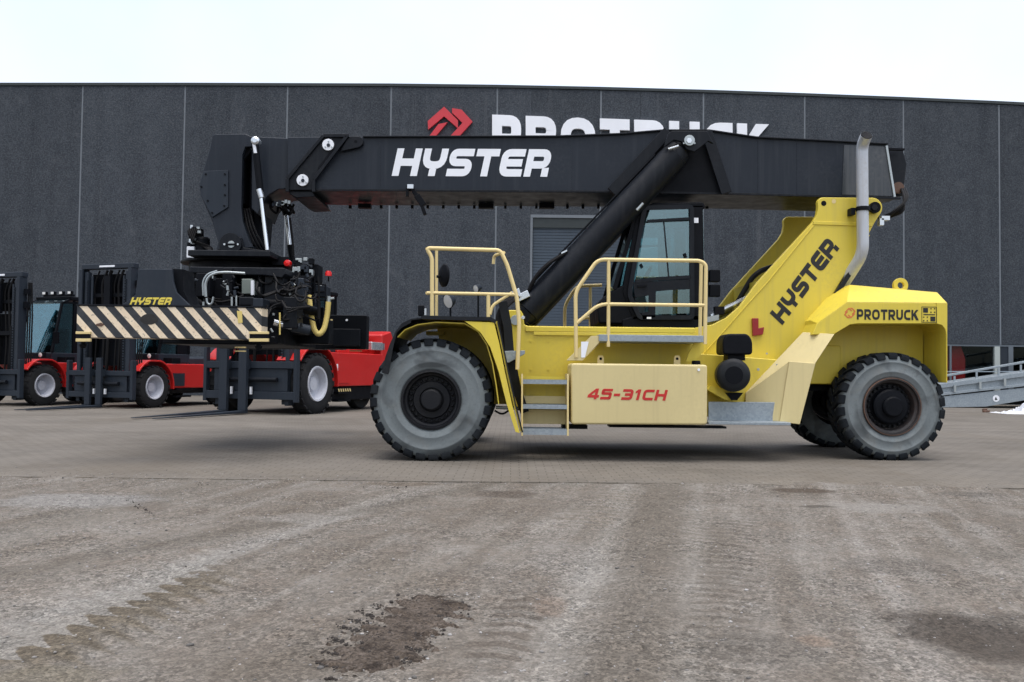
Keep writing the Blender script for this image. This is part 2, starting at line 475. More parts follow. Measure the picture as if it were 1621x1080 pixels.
def wall_mat():
    t = NT("exposed_aggregate_panel")
    p = t.pos()
    big = t.noise(.22, 5); mid = t.noise(1.6, 6, rough=.65); streak = t.noise(1.0, 5, t.scale(p, (1.3, 1.3, .12)))
    gr = t.noise(16, 3, rough=.7)
    g = t.n("ShaderNodeRGBToBW"); t.l(t.voro(24), g.inputs[0])
    a = t.mix(t.rng(big, .3, .7), (.038, .048, .063), (.054, .067, .084))
    a = t.mix(t.math('MULTIPLY', t.rng(mid, .38, .72), .9), a, (.078, .091, .108))
    a = t.mix(t.math('MULTIPLY', t.rng(t.noise(5.5, 5, rough=.75), .46, .66), .55), a, (.088, .101, .116))
    a = t.mix(t.math('MULTIPLY', t.rng(streak, .46, .72), .6), a, (.028, .036, .048))
    a = t.mix(t.math('MULTIPLY', t.rng(gr, .46, .68), .62), a, (.150, .165, .180))
    a = t.mix(t.math('MULTIPLY', t.rng(t.noise(11, 3, rough=.7), .50, .66), .42), a, (.014, .018, .026))
    a = t.mix(t.math('MULTIPLY', t.rng(g.outputs[0], .55, .9), .45), a, (.018, .022, .030))
    eff = t.math('MULTIPLY', t.rng(t.noise(.9, 7, rough=.7), .58, .74), .30)
    a = t.mix(eff, a, (.20, .215, .23))
    a = t.mix(t.math('MULTIPLY', t.rng(t.noise(1.0, 6, t.scale(p, (2.2, 2.2, .05)), rough=.7), .60, .72), .25), a, (.19, .20, .215))
    sc = t.n("ShaderNodeVectorMath", operation='SCALE'); t.l(a, sc.inputs[0]); oi = t.n("ShaderNodeObjectInfo"); t.l(t.rng(oi.outputs['Random'], 0, 1, .64, .80), sc.inputs['Scale'])
    t.col(sc.outputs[0]); t.rough(.88); t.b.inputs['Specular IOR Level'].default_value = .3
    t.nrm(t.bump(t.math('ADD', gr, g.outputs[0]), .35, .02))
    return t.mat
WALLM = wall_mat()
SEALM = paint("pale_joint_sealant", (.150, .172, .195), .8, (.08, .09, .10), .5)
TRIMM = paint("dark_flashing", (.018, .026, .028), .5, (.05, .05, .05), .3)
DOORM = paint("slate_blue_door", (.040, .060, .085), .55, (.03, .035, .04), .35, streak=True)
INTERM = paint("dark_interior", (.02, .02, .02), .9)

# ---------------------------------------------------------------- ground
def gravel_mat():
    t = NT("compacted_gravel")
    p = t.pos(); x, y, z = t.sep(p)
    def spot(cx, cy, rx, ry, ang, edge=.5, rag=.55):          # ragged elliptical stain, metres
        c, s = math.cos(ang), math.sin(ang)
        dx = t.math('SUBTRACT', x, cx); dy = t.math('SUBTRACT', y, cy)
        a = t.math('ADD', t.math('MULTIPLY', dx, c / rx), t.math('MULTIPLY', dy, s / rx))
        b = t.math('ADD', t.math('MULTIPLY', dx, -s / ry), t.math('MULTIPLY', dy, c / ry))
        d = t.math('SQRT', t.math('ADD', t.math('MULTIPLY', a, a), t.math('MULTIPLY', b, b)))
        d = t.math('ADD', d, t.math('MULTIPLY', t.math('SUBTRACT', NS, .5), rag * 2))
        return t.rng(d, 1.0, 1.0 - edge, 0, 1, True)
    NS = t.noise(3.4, 7, rough=.65)
    def band(x0, y0, x1, y1, half, soft):                     # streak along a line
        L = math.hypot(x1 - x0, y1 - y0); ux, uy = (x1 - x0) / L, (y1 - y0) / L
        d = t.math('ADD', t.math('MULTIPLY', t.math('SUBTRACT', x, x0), uy), t.math('MULTIPLY', t.math('SUBTRACT', y, y0), -ux))
        al = t.math('ADD', t.math('MULTIPLY', t.math('SUBTRACT', x, x0), ux), t.math('MULTIPLY', t.math('SUBTRACT', y, y0), uy))
        d = t.math('ADD', d, t.math('MULTIPLY', t.math('SUBTRACT', NS, .5), half * 1.6))
        m = t.rng(t.math('ABSOLUTE', d), half + soft, half - soft, 0, 1, True)
        return d, al, m
    big = t.noise(.55, 6, rough=.6); mid = t.noise(2.6, 7, rough=.65); fine = t.noise(14, 6, rough=.7)
    a = t.mix(t.rng(big, .34, .66), (.135, .122, .112), (.198, .186, .178))
    a = t.mix(t.math('MULTIPLY', t.rng(mid, .42, .68), .65), a, (.150, .126, .110))
    a = t.mix(t.math('MULTIPLY', t.rng(t.noise(1.1, 7, rough=.7), .54, .70), .5), a, (.255, .248, .246))
    a = t.mix(t.math('MULTIPLY', t.rng(fine, .50, .72), .5), a, (.25, .238, .225))
    # long drag marks left by wheels, all running away to the right
    cx_ = t.n("ShaderNodeCombineXYZ"); t.l(t.math('SUBTRACT', x, t.math('MULTIPLY', y, .27)), cx_.inputs[0]); t.l(t.math('MULTIPLY', y, .085), cx_.inputs[1])
    d1 = t.noise(2.6, 5, cx_.outputs[0], .6); d2 = t.noise(7.0, 4, cx_.outputs[0], .6)
    a = t.mix(t.math('MULTIPLY', t.rng(d1, .50, .66), .60), a, (.125, .108, .094))
    a = t.mix(t.math('MULTIPLY', t.rng(d1, .48, .34), .50), a, (.245, .235, .228))
    a = t.mix(t.math('MULTIPLY', t.rng(d2, .52, .68), .40), a, (.13, .114, .10))
    a = t.mix(t.math('MULTIPLY', t.rng(d2, .46, .34), .30), a, (.25, .243, .238))
    # pale dusty streaks and brown lines left by wheels
    for (u0, v0, u1, v1, hf, sf, c, k) in (
        (0, 985, 760, 745, .10, .16, (.27, .27, .275), .42), (0, 905, 640, 790, .12, .14, (.105, .094, .083), .6),
        (0, 850, 560, 700, .30, .2, (.15, .14, .13), .45), (860, 1075, 985, 790, .10, .16, (.28, .275, .27), .40),
        (990, 1075, 1050, 790, .22, .16, (.125, .112, .10), .6), (1090, 1075, 1105, 790, .06, .12, (.27, .265, .26), .3),
        (1210, 1075, 1180, 790, .06, .12, (.27, .26, .255), .3), (300, 1075, 820, 770, .12, .14, (.13, .113, .10), .5),
        (1500, 1075, 1330, 800, .07, .09, (.32, .31, .31), .35)):
        g0, g1 = G(u0, v0), G(u1, v1)
        d, al, m = band(g0.x, g0.y, g1.x, g1.y, hf, sf)
        a = t.mix(t.math('MULTIPLY', m, k), a, c)
    g0, g1 = G(-30, 1054), G(330, 893)
    d, al, m = band(g0.x, g0.y, g1.x, g1.y, .04, .1)
    L = math.hypot(g1.x - g0.x, g1.y - g0.y)
    sc_ = t.math('ABSOLUTE', t.math('SINE', t.math('MULTIPLY', t.math('ADD', al, t.math('MULTIPLY', d, .55)), 3.1416 / .165)))
    rag = t.math('ADD', t.math('SUBTRACT', d, t.math('MULTIPLY', t.math('SUBTRACT', sc_, .6), -.17)), t.math('MULTIPLY', t.math('SUBTRACT', t.noise(16, 5), .5), .12))
    ends = t.math('MULTIPLY', t.rng(al, -.1, .15, 0, 1, True), t.rng(al, L * 1.1, L * .75, 0, 1, True))
    pale = t.math('MULTIPLY', t.math('MULTIPLY', t.rng(rag, -.38, -.12, 0, 1, True), t.rng(rag, .03, .0, 0, 1, True)), t.rng(al, L * 1.6, L * .9, 0, 1, True))
    a = t.mix(t.math('MULTIPLY', pale, .5), a, (.26, .258, .256))
    brown = t.math('MULTIPLY', t.math('MULTIPLY', t.rng(rag, .0, .03, 0, 1, True), t.rng(rag, .42, .16, 0, 1, True)), ends)
    a = t.mix(t.math('MULTIPLY', brown, .8), a, (.105, .088, .066))
    # lug prints
    for (u0, v0, u1, v1, hf, per, c, k, cut) in (
        (1130, 1070, 1165, 800, .17, .15, (.10, .088, .078), .5, 5.0),
        (905, 830, 1005, 770, .25, .18, (.14, .12, .10), .4, 9.0), (770, 1050, 850, 920, .13, .16, (.10, .086, .076), .7, 5.2),
        (1085, 880, 1100, 800, .25, .14, (.14, .125, .11), .4, 8.0)):
        g0, g1 = G(u0, v0), G(u1, v1)
        d, al, m = band(g0.x, g0.y, g1.x, g1.y, hf, .025)
        w = t.math('SINE', t.math('MULTIPLY', t.math('ADD', al, t.math('MULTIPLY', t.math('ABSOLUTE', d), .35)), 6.283 / per))
        L = math.hypot(g1.x - g0.x, g1.y - g0.y)
        ends = t.math('MULTIPLY', t.rng(al, -.1, .2, 0, 1, True), t.rng(al, L, L * .75, 0, 1, True))
        lug = t.math('MULTIPLY', t.math('MULTIPLY', m, ends), t.rng(t.math('ADD', w, t.math('MULTIPLY', t.math('SUBTRACT', NS, .5), 1.6)), -.15, .25, 0, 1, True))
        a = t.mix(t.math('MULTIPLY', lug, k), a, c)
    # stains
    for (u, v, rx, ry, an, c, k) in (
        (1540, 1000, .42, .55, .2, (.055, .046, .040), .85), (1640, 985, .5, .3, .1, (.075, .066, .06), .6), (1290, 1010, .10, .12, 0, (.20, .15, .12), .5),
        (640, 905, .3, .5, .2, (.15, .135, .12), .4), (1270, 775, .42, .22, 0, (.070, .055, .045), .85), (1300, 800, .25, .12, .1, (.06, .055, .05), .7),
        (800, 780, .4, .35, .1, (.085, .07, .06), .7), (640, 765, .5, .2, 0, (.11, .088, .07), .6), (215, 745, .9, .35, .1, (.10, .082, .066), .65),
        (230, 800, .25, .5, .4, (.11, .092, .08), .55), (120, 790, .9, .6, .1, (.27, .275, .29), .5), (480, 815, .5, .3, 0, (.25, .245, .245), .4),
        (1400, 800, .7, .45, .1, (.265, .26, .26), .45), (900, 880, .35, .8, .1, (.25, .245, .245), .35), (1420, 890, .5, .35, .1, (.11, .10, .094), .5),
        (480, 1040, .5, .25, .3, (.12, .105, .092), .6), (870, 950, .12, .28, -.1, (.16, .125, .105), .6), (1200, 1020, .3, .3, 0, (.10, .092, .086), .5),
        (1540, 780, .5, .2, 0, (.10, .092, .088), .5), (60, 1070, .35, .2, .4, (.14, .125, .098), .6), (1560, 870, .5, .3, .1, (.12, .11, .10), .4)):
        g = G(u, v)
        a = t.mix(t.math('MULTIPLY', spot(g.x, g.y, rx, ry, an), k), a, c)
    # stones: each grain its own tone
    vr = t.n("ShaderNodeTexVoronoi"); t.l(p, vr.inputs['Vector']); vr.inputs['Scale'].default_value = 95
    gb = t.n("ShaderNodeRGBToBW"); t.l(vr.outputs['Color'], gb.inputs[0])
    v2 = t.n("ShaderNodeTexVoronoi"); t.l(p, v2.inputs['Vector']); v2.inputs['Scale'].default_value = 42
    g2 = t.n("ShaderNodeRGBToBW"); t.l(v2.outputs['Color'], g2.inputs[0])
    dens = t.rng(t.noise(1.4, 5, rough=.6), .35, .65, .45, 1.15)
    k1 = t.rng(gb.outputs[0], .15, .85, .62, 1.38)
    k2 = t.rng(g2.outputs[0], .2, .8, .72, 1.30)
    kk = t.math('ADD', t.math('MULTIPLY', t.math('SUBTRACT', t.math('MULTIPLY', k1, k2), 1.0), dens), 1.0)
    kk = t.math('MULTIPLY', kk, .87)
    a = t.mix(1.0, a, (1.0, .975, .90), 'MULTIPLY')
    sc = t.n("ShaderNodeVectorMath", operation='SCALE'); t.l(a, sc.inputs[0]); t.l(kk, sc.inputs['Scale'])
    t.col(sc.outputs[0])
    t.rough(.92); t.b.inputs['Specular IOR Level'].default_value = .22
    h = t.math('ADD', t.math('MULTIPLY', vr.outputs['Distance'], -1.0), t.math('MULTIPLY', v2.outputs['Distance'], -.7))
    b1 = t.bump(t.math('MULTIPLY', h, dens), .75, .010)
    t.nrm(t.bump(t.noise(9, 6, rough=.65), .5, .02, b1))
    return t.mat

def paver_mat():
    t = NT("concrete_block_paving")
    p = t.pos()
    br = t.n("ShaderNodeTexBrick"); t.l(p, br.inputs['Vector'])
    br.inputs['Scale'].default_value = 1.0; br.inputs['Mortar Size'].default_value = .007
    br.inputs['Brick Width'].default_value = .21; br.inputs['Row Height'].default_value = .14; br.inputs['Mortar Smooth'].default_value = .2
    br.inputs['Color1'].default_value = (.118, .110, .101, 1); br.inputs['Color2'].default_value = (.160, .150, .139, 1); br.inputs['Mortar'].default_value = (.070, .064, .058, 1)
    a = t.mix(t.math('MULTIPLY', t.rng(t.noise(.35, 6, rough=.6), .36, .66), .75), br.outputs['Color'], (.200, .188, .177))
    a = t.mix(t.math('MULTIPLY', t.rng(t.noise(.8, 6, t.scale(p, (.35, 1.2, 1))), .48, .70), .6), a, (.105, .095, .085))
    a = t.mix(t.math('MULTIPLY', t.rng(t.noise(12, 5), .5, .7), .35), a, (.18, .168, .156))
    yy_ = t.sep(p)[1]
    spread = t.math('MULTIPLY', t.rng(yy_, 11.6, 9.6, 0, 1, True), t.rng(t.noise(1.1, 7, rough=.65), .40, .60))
    grit = t.n("ShaderNodeRGBToBW"); t.l(t.voro(70), grit.inputs[0])
    a = t.mix(t.math('MULTIPLY', spread, .7), a, t.mix(t.rng(grit.outputs[0], .2, .8), (.115, .10, .085), (.23, .215, .195)))
    tr_ = t.noise(1.0, 6, t.scale(p, (.5, .16, 1)), .6)
    a = t.mix(t.math('MULTIPLY', t.rng(tr_, .52, .66), .5), a, (.120, .105, .088))
    oil = t.rng(t.noise(.9, 5, rough=.7), .66, .72)
    a = t.mix(t.math('MULTIPLY', oil, .5), a, (.07, .063, .056))
    a = t.mix(t.math('MULTIPLY', br.outputs['Fac'], .45), a, (.055, .049, .042))
    a = t.mix(1.0, a, (1.0, .965, .89), 'MULTIPLY')
    sc = t.n("ShaderNodeVectorMath", operation='SCALE'); t.l(a, sc.inputs[0]); sc.inputs['Scale'].default_value = .93
    t.col(sc.outputs[0]); t.rough(t.rng(t.noise(.6, 4), .3, .7, .70, .9)); t.b.inputs['Specular IOR Level'].default_value = .3
    b1 = t.bump(br.outputs['Fac'], .35, -.006)
    t.nrm(t.bump(t.noise(40, 4), .3, .004, b1))
    return t.mat

EDGE = lambda x: 9.55 + .02 * math.sin(x * .9) + .035 * math.sin(x * .37 + 1)
def vnoise(X, Y, seed):
    r_ = np.random.RandomState(seed); T = r_.rand(256, 256)
    xi = np.floor(X).astype(int); yi = np.floor(Y).astype(int); fx = X - xi; fy = Y - yi
    fx = fx * fx * (3 - 2 * fx); fy = fy * fy * (3 - 2 * fy)
    g = lambda a, b: T[a % 256, b % 256]
    return (g(xi, yi) * (1 - fx) + g(xi + 1, yi) * fx) * (1 - fy) + (g(xi, yi + 1) * (1 - fx) + g(xi + 1, yi + 1) * fx) * fy - .5
def grid_mesh(name, xs, ys, zf, mat):
    X, Y = np.meshgrid(np.array(xs), np.array(ys)); Z = zf(X, Y)
    co = np.stack([X, Y, Z], -1).reshape(-1, 3); nx, ny = len(xs), len(ys)
    me = bpy.data.meshes.new(name)
    i = np.arange(nx - 1); j = np.arange(ny - 1); I, J = np.meshgrid(i, j)
    a = (J * nx + I).ravel(); q = np.stack([a, a + 1, a + nx + 1, a + nx], -1)
    me.vertices.add(len(co)); me.vertices.foreach_set('co', co.ravel())
    me.loops.add(q.size); me.loops.foreach_set('vertex_index', q.ravel())
    me.polygons.add(len(q)); me.polygons.foreach_set('loop_start', np.arange(0, q.size, 4)); me.polygons.foreach_set('loop_total', np.full(len(q), 4))
    me.polygons.foreach_set('use_smooth', np.ones(len(q), bool))
    me.update(); me.validate(); me.materials.append(mat)
    o = bpy.data.objects.new(name, me); COL.objects.link(o)
    return o
RUTS = []
for (u0, v0, u1, v1, hw, dp) in ((0, 985, 760, 745, .22, -.016), (30, 1060, 470, 860, .20, .010), (860, 1075, 985, 790, .2, -.012),
                                 (990, 1075, 1050, 790, .2, .010), (1130, 1070, 1170, 800, .2, -.010), (300, 1075, 820, 770, .25, .008)):
    RUTS.append((G(u0, v0), G(u1, v1), hw, dp))
def gravel_z(X, Y):
    Z = vnoise(X * .8, Y * .8, 1) * .03 + vnoise(X * 3, Y * 3, 2) * .012 + vnoise(X * 9, Y * 9, 3) * .007 + vnoise(X * 24, Y * 24, 4) * .004
    for g0, g1, hw, dp in RUTS:
        L = math.hypot(g1.x - g0.x, g1.y - g0.y); ux, uy = (g1.x - g0.x) / L, (g1.y - g0.y) / L
        d = (X - g0.x) * uy - (Y - g0.y) * ux; al = (X - g0.x) * ux + (Y - g0.y) * uy
        d = d + vnoise(X * 2, Y * 2, 9) * .12
        Z += dp * np.exp(-(d / hw) ** 2) + .35 * abs(dp) * np.exp(-(d / hw) ** 2) * np.sign(np.sin(al * 6.283 / .22))
    edge = np.clip((9.45 - Y) / .8, 0, 1)
    far = np.clip((9 - np.abs(X)) / 2, .15, 1)
    n_ = vnoise(X * .8, Y * .8 + 40, 12) + .45 * vnoise(X * 3.5, Y * 3.5, 13) + .25 * vnoise(X * 14, Y * 14, 14)
    t_ = np.clip((Y - 9.0) / .5, 0, 1)
    spill = np.where(Y > 9.45, .045 * np.clip(n_ * .9 + .02 - (Y - 9.5) * .75, -.6, .25), 0)
    return Z * (edge * .85 + .15) * far * np.clip((10.3 - Y) / .5, 0, 1) - .006 - .012 * (1 - t_) + spill - .05 * np.clip((Y - 10.3) / .2, 0, 1)
xs = sorted(set(list(np.arange(-60, -8, 4.0)) + list(np.arange(-8, 8.01, .035)) + list(np.arange(12, 61, 4.0))))
ys = sorted(set(list(np.arange(-60, 2.2, 4.0)) + list(np.arange(2.2, 10.6, .035)) + [10.8]))
gv = grid_mesh("gravel_yard", xs, ys, gravel_z, gravel_mat()); tag(gv, kind='structure')
mb = MB()
n = 120; ex = [-160 + 320 * i / n for i in range(n + 1)] + []
exs = sorted(set(ex + list(np.arange(-9, 9, .15))))
vs = [(x, EDGE(x), .001) for x in exs] + [(x, 160, .001) for x in exs] + [(x, EDGE(x), -.08) for x in exs]
k = len(exs)
mb.add(vs, [[i, i + 1, k + i + 1, k + i] for i in range(k - 1)] + [[2 * k + i, 2 * k + i + 1, i + 1, i] for i in range(k - 1)])
pv = mb.build("paved_yard", paver_mat()); tag(pv, kind='structure')
base = MB().add([(-600, -600, -.12), (600, -600, -.12), (600, 900, -.12), (-600, 900, -.12)], [[0, 1, 2, 3]]).build("ground", paint("distant_ground", (.2, .19, .17), .9)); tag(base, kind='structure')
# trodden mud ridge with lug prints
def mud_mat():
    t = NT("dark_mud")
    a = t.mix(t.rng(t.noise(5, 6), .35, .65), (.050, .039, .030), (.082, .067, .055))
    a = t.mix(t.math('MULTIPLY', t.rng(t.noise(60, 4), .5, .7), .5), a, (.115, .10, .09))
    a = t.mix(t.math('MULTIPLY', t.rng(t.noise(11, 7, rough=.7), .52, .60), .8), a, (.022, .017, .014))
    vr = t.n("ShaderNodeRGBToBW"); t.l(t.voro(110), vr.inputs[0])
    sc = t.n("ShaderNodeVectorMath", operation='SCALE'); t.l(a, sc.inputs[0]); t.l(t.rng(vr.outputs[0], .15, .85, .55, 1.5), sc.inputs['Scale']); a = sc.outputs[0]
    t.col(a); t.rough(.95); t.b.inputs['Specular IOR Level'].default_value = .15
    t.nrm(t.bump(t.noise(70, 5), .6, .008))
    return t.mat
MUD = mud_mat()
def mud(name, u0, v0, u1, v1, half, hgt, per, seed):
    g0, g1 = G(u0, v0), G(u1, v1); L = math.hypot(g1.x - g0.x, g1.y - g0.y); ux, uy = (g1.x - g0.x) / L, (g1.y - g0.y) / L
    na, nb = int(L * 1.3 / .012), int(half * 3 / .012)
    A = np.linspace(-.15 * L, 1.15 * L, na); B = np.linspace(-half * 1.5, half * 1.5, nb)
    AA, BB = np.meshgrid(A, B)
    X = g0.x + AA * ux + BB * uy; Y = g0.y + AA * uy - BB * ux
    nz = vnoise(X * 7, Y * 7, seed) * .6 + vnoise(X * 18, Y * 18, seed + 1) * .35
    ph_ = (AA + BB * .55) * 6.283 / per
    finger = np.sin(ph_) * np.clip((np.abs(BB) - half * .35) / (half * .5), 0, 1)
    prof = 1 - (BB / (half * (1 + .28 * finger))) ** 2 - np.clip(np.maximum(-AA, AA - L) / (.10 * L), 0, 9) + nz * 1.2 + vnoise(X * 45, Y * 45, seed + 7) * .8 + vnoise(X * 90, Y * 90, seed + 8) * .5 - (BB > half * .3) * .35 * (vnoise(X * 5, Y * 5, seed + 5) + .5)
    lug = np.clip(np.sin(ph_ + nz * 1.2) * 3, -1, 1) * np.clip((np.abs(BB) - half * .15) / (half * .3), 0, 1)
    Z = np.clip(prof, -1, .45) * hgt * (.55 + .55 * lug) + np.abs(vnoise(X * 36, Y * 36, seed + 2)) * .010 * (prof > 0)
    base_z = gravel_z(X, Y)
    Z = base_z + np.where(prof > 0, Z, prof * .03 - .004)
    co = np.stack([X, Y, Z], -1).reshape(-1, 3)
    q = []
    me = bpy.data.meshes.new(name)
    I, J = np.meshgrid(np.arange(na - 1), np.arange(nb - 1)); a = (J * na + I).ravel(); q = np.stack([a, a + 1, a + na + 1, a + na], -1)
    me.from_pydata([tuple(c) for c in co], [], [tuple(int(z) for z in f) for f in q])
    for pl in me.polygons: pl.use_smooth = True
    me.materials.append(MUD); o = bpy.data.objects.new(name, me); COL.objects.link(o)
    return tag(o, kind='structure')
mud("mud_ground", 583, 1040, 690, 945, .185, .026, .165, 21)
mud("mud_ground", 615, 1040, 650, 1000, .05, .010, .11, 25)
def clods():
    r_ = random.Random(11); mb = MB()
    base_ = [Vector((math.sin(t_) * math.cos(q), math.sin(t_) * math.sin(q), math.cos(t_))) for t_, q in [(0, 0)] + [(1.0, k * 1.2566) for k in range(5)] + [(2.1, k * 1.2566 + .6) for k in range(5)]]
    fcs = [[0, 1 + k, 1 + (k + 1) % 5] for k in range(5)] + [[1 + k, 6 + k, 1 + (k + 1) % 5] for k in range(5)] + [[1 + (k + 1) % 5, 6 + k, 6 + (k + 1) % 5] for k in range(5)]
    pts = []
    for (u0, v0, u1, v1, n_) in ((538, 985, 572, 993, 60), (556, 972, 580, 984, 55), (522, 1002, 545, 1010, 45), (508, 1022, 566, 1031, 70), (505, 1038, 552, 1048, 60), (595, 950, 620, 958, 40), (565, 960, 590, 968, 40), (636, 945, 655, 948, 25), (690, 940, 735, 952, 35), (690, 970, 720, 965, 30), (640, 1015, 665, 1022, 35), (0, 743, 60, 741, 70), (150, 745, 270, 748, 90), (190, 735, 270, 733, 60), (570, 769, 640, 771, 40), (205, 790, 240, 812, 60), (310, 765, 330, 766, 20), (510, 1060, 528, 1065, 20), (640, 1040, 660, 1038, 20)):
        for _ in range(n_):
            k = r_.random(); pts.append((u0 + (u1 - u0) * k + r_.gauss(0, 4), v0 + (v1 - v0) * k + r_.gauss(0, 1.3 + 1.5 * (r_.random() < .2))))
    for _ in range(420):
        k = r_.random(); q_ = r_.uniform(-1, 1); pts.append((583 + 107 * k + q_ * 62 + r_.gauss(0, 6), 1040 - 95 * k + q_ * 8 + r_.gauss(0, 4)))
    for u, v in pts:
        g_ = G(u, v); z = float(gravel_z(np.array([g_.x]), np.array([g_.y]))[0])
        sz = min(.011, .0036 * math.exp(r_.gauss(0, .5))); q = Matrix.Rotation(r_.random() * 6.28, 3, 'Z')
        mb.add([Vector((g_.x, g_.y, z + sz * .5)) + q @ Vector((v_.x * sz * r_.uniform(.8, 1.7), v_.y * sz * r_.uniform(.7, 1.3), v_.z * sz * .8)) for v_ in base_], fcs)
    return mb.build("mud_clods", CLODM, angle=80)
CLODM = paint("dark_wet_clod", (.026, .021, .018), .9, (.05, .042, .036), .6)
tag(clods(), "dark crumbled clods of mud along the lug print in the gravel", "mud clods", kind='stuff')
# loose stones
def stones():
    r_ = random.Random(5); mb = MB(); ph = (1 + 5 ** .5) / 2
    ico = [Vector(v).normalized() for v in ((-1, ph, 0), (1, ph, 0), (-1, -ph, 0), (1, -ph, 0), (0, -1, ph), (0, 1, ph), (0, -1, -ph), (0, 1, -ph), (ph, 0, -1), (ph, 0, 1), (-ph, 0, -1), (-ph, 0, 1))]
    fc = [[0, 11, 5], [0, 5, 1], [0, 1, 7], [0, 7, 10], [0, 10, 11], [1, 5, 9], [5, 11, 4], [11, 10, 2], [10, 7, 6], [7, 1, 8], [3, 9, 4], [3, 4, 2], [3, 2, 6], [3, 6, 8], [3, 8, 9], [4, 9, 5], [2, 4, 11], [6, 2, 10], [8, 6, 7], [9, 8, 1]]
    pts = []
    for _ in range(5200):
        y = 3.0 + 6.6 * r_.random() ** 1.3; x = (r_.random() - .5) * 1.4 * y
        dense = (vnoise(np.array([x * .6]), np.array([y * .6]), 31)[0] + .5)
        if x < -1.2 and y > 4.5: dense += .3
        if r_.random() > dense: continue
        pts.append((x, y))
    for _ in range(1300):
        x = -9 + r_.random() * (7.6 if r_.random() < .6 else 18); pts.append((x, EDGE(x) + r_.gauss(0, .30)))
    zz = gravel_z(np.array([p[0] for p in pts]), np.array([p[1] for p in pts]))
    for (x, y), z in zip(pts, zz):
        s = .0045 * math.exp(r_.gauss(0, .40)); s = min(s, .016)
        mb.m = 0 if r_.random() < .5 else (1 if r_.random() < .65 else 2)
        q = Matrix.Rotation(r_.random() * 6.28, 3, 'Z')
        sx, sy, sz = s * r_.uniform(.8, 1.4), s * r_.uniform(.7, 1.1), s * r_.uniform(.4, .8)
        z = z if y < EDGE(x) else max(z, .001)
        mb.add([Vector((x, y, z + sz * .4)) + q @ Vector((v.x * sx * r_.uniform(.8, 1.2), v.y * sy * r_.uniform(.8, 1.2), v.z * sz)) for v in ico], fc)
    ms = [paint("grey_stone", (.20, .19, .18), .9), paint("dark_stone", (.10, .095, .09), .9), paint("pale_stone", (.34, .33, .32), .9)]
    return mb.build("loose_stones", ms, angle=80)
tag(stones(), "small loose grey stones scattered over the gravel yard", "stones", kind='stuff')

# ---------------------------------------------------------------- warehouse
YW = 37.0
roof_pts = [(-560, 138), (0, 136), (300, 136), (617, 137.2), (785, 139.2), (950, 142.5), (1113, 147), (1273, 152.5), (1429, 158.5), (1580, 165), (1621, 167), (2200, 194)]
roof = [(P(u, v, YW).x, P(u, v, YW).z) for u, v in roof_pts]
def roof_z(x):
    for (x0, z0), (x1, z1) in zip(roof, roof[1:]):
        if x <= x1: return z0 + (z1 - z0) * (x - x0) / (x1 - x0)
    return roof[-1][1]
joint_u = [-530, -366, -201, -37, 125, 288, 451, 616, 785, 950, 1113, 1274, 1431, 1583, 1733, 1880, 2026, 2170]
jx = [P(u, 350, YW).x for u in joint_u]
wh = root("warehouse", (0, YW, 0), "large dark grey concrete panel warehouse behind the machines", "building")
DX0, DX1 = P(838, 500, YW).x, P(1012, 500, YW).x
DZ = P(900, 345, YW).z
WZ = P(1560, 545.5, YW).z                                   # underside of the panels over the shop windows
WX0 = jx[12]
JW = .035
for i in range(len(jx) - 1):
    a, b = jx[i] + JW, jx[i + 1] - JW
    za, zb = roof_z(a), roof_z(b)
    def panel(x0, x1, z0):
        MB().prism([(x0, z0), (x1, z0), (x1, roof_z(x1)), (x0, roof_z(x0))], YW, YW + .25).build("wall_panel", WALLM, wh, bevel=.012, seg=1)
    if i >= 12: panel(a, b, WZ)
    elif a < DX0 < b:
        panel(a, DX0, .0); panel(DX0, b, DZ)
    elif a > DX0 and a < DX1:
        panel(a, DX1, DZ); panel(DX1, b, 0)
    else: panel(a, b, 0)
seal = MB()
for i, x in enumerate(jx):
    z0 = WZ if i >= 12 else (DZ if DX0 < x < DX1 else 0)
    seal.box(x - JW - .002, x + JW + .002, YW + .018, YW + .2, z0, roof_z(x) - .01)
seal.build("joint_sealant", SEALM, wh)
trim = MB()
for (x0, z0), (x1, z1) in zip(roof, roof[1:]):
    trim.prism([(x0, z0 + .004), (x1, z1 + .004), (x1, z1 + .12), (x0, z0 + .12)], YW - .05, YW + .5)
trim.build("roof_flashing", TRIMM, wh)
XL, XR = jx[0], jx[-1]
body = MB()
body.box(XL, XL + .25, YW + .26, YW + 26, 0, 11.8).box(XR - .25, XR, YW + .26, YW + 26, 0, 10.9).box(XL + .26, XR - .26, YW + 25.7, YW + 26, 0, 11)
body.build("side_wall", WALLM, wh)
MB().loft([(XL + .3, YW + .55, 11.5), (XR - .3, YW + .55, 10.6), (XR - .3, YW + 26, 10.6), (XL + .3, YW + 26, 11.5)],
          [(XL + .3, YW + .55, 11.7), (XR - .3, YW + .55, 10.8), (XR - .3, YW + 26, 10.8), (XL + .3, YW + 26, 11.7)]).build("roof", TRIMM, wh)
# inside: partition behind shop windows
MB().box(WX0 - .3, WX0 - .1, YW + .3, YW + 12, 0, 4).box(WX0, XR - .3, YW + 11.8, YW + 12, 0, 4).box(WX0, XR - .3, YW + .3, YW + 11.7, 4.0, 4.1).build("partition", INTERM, wh)
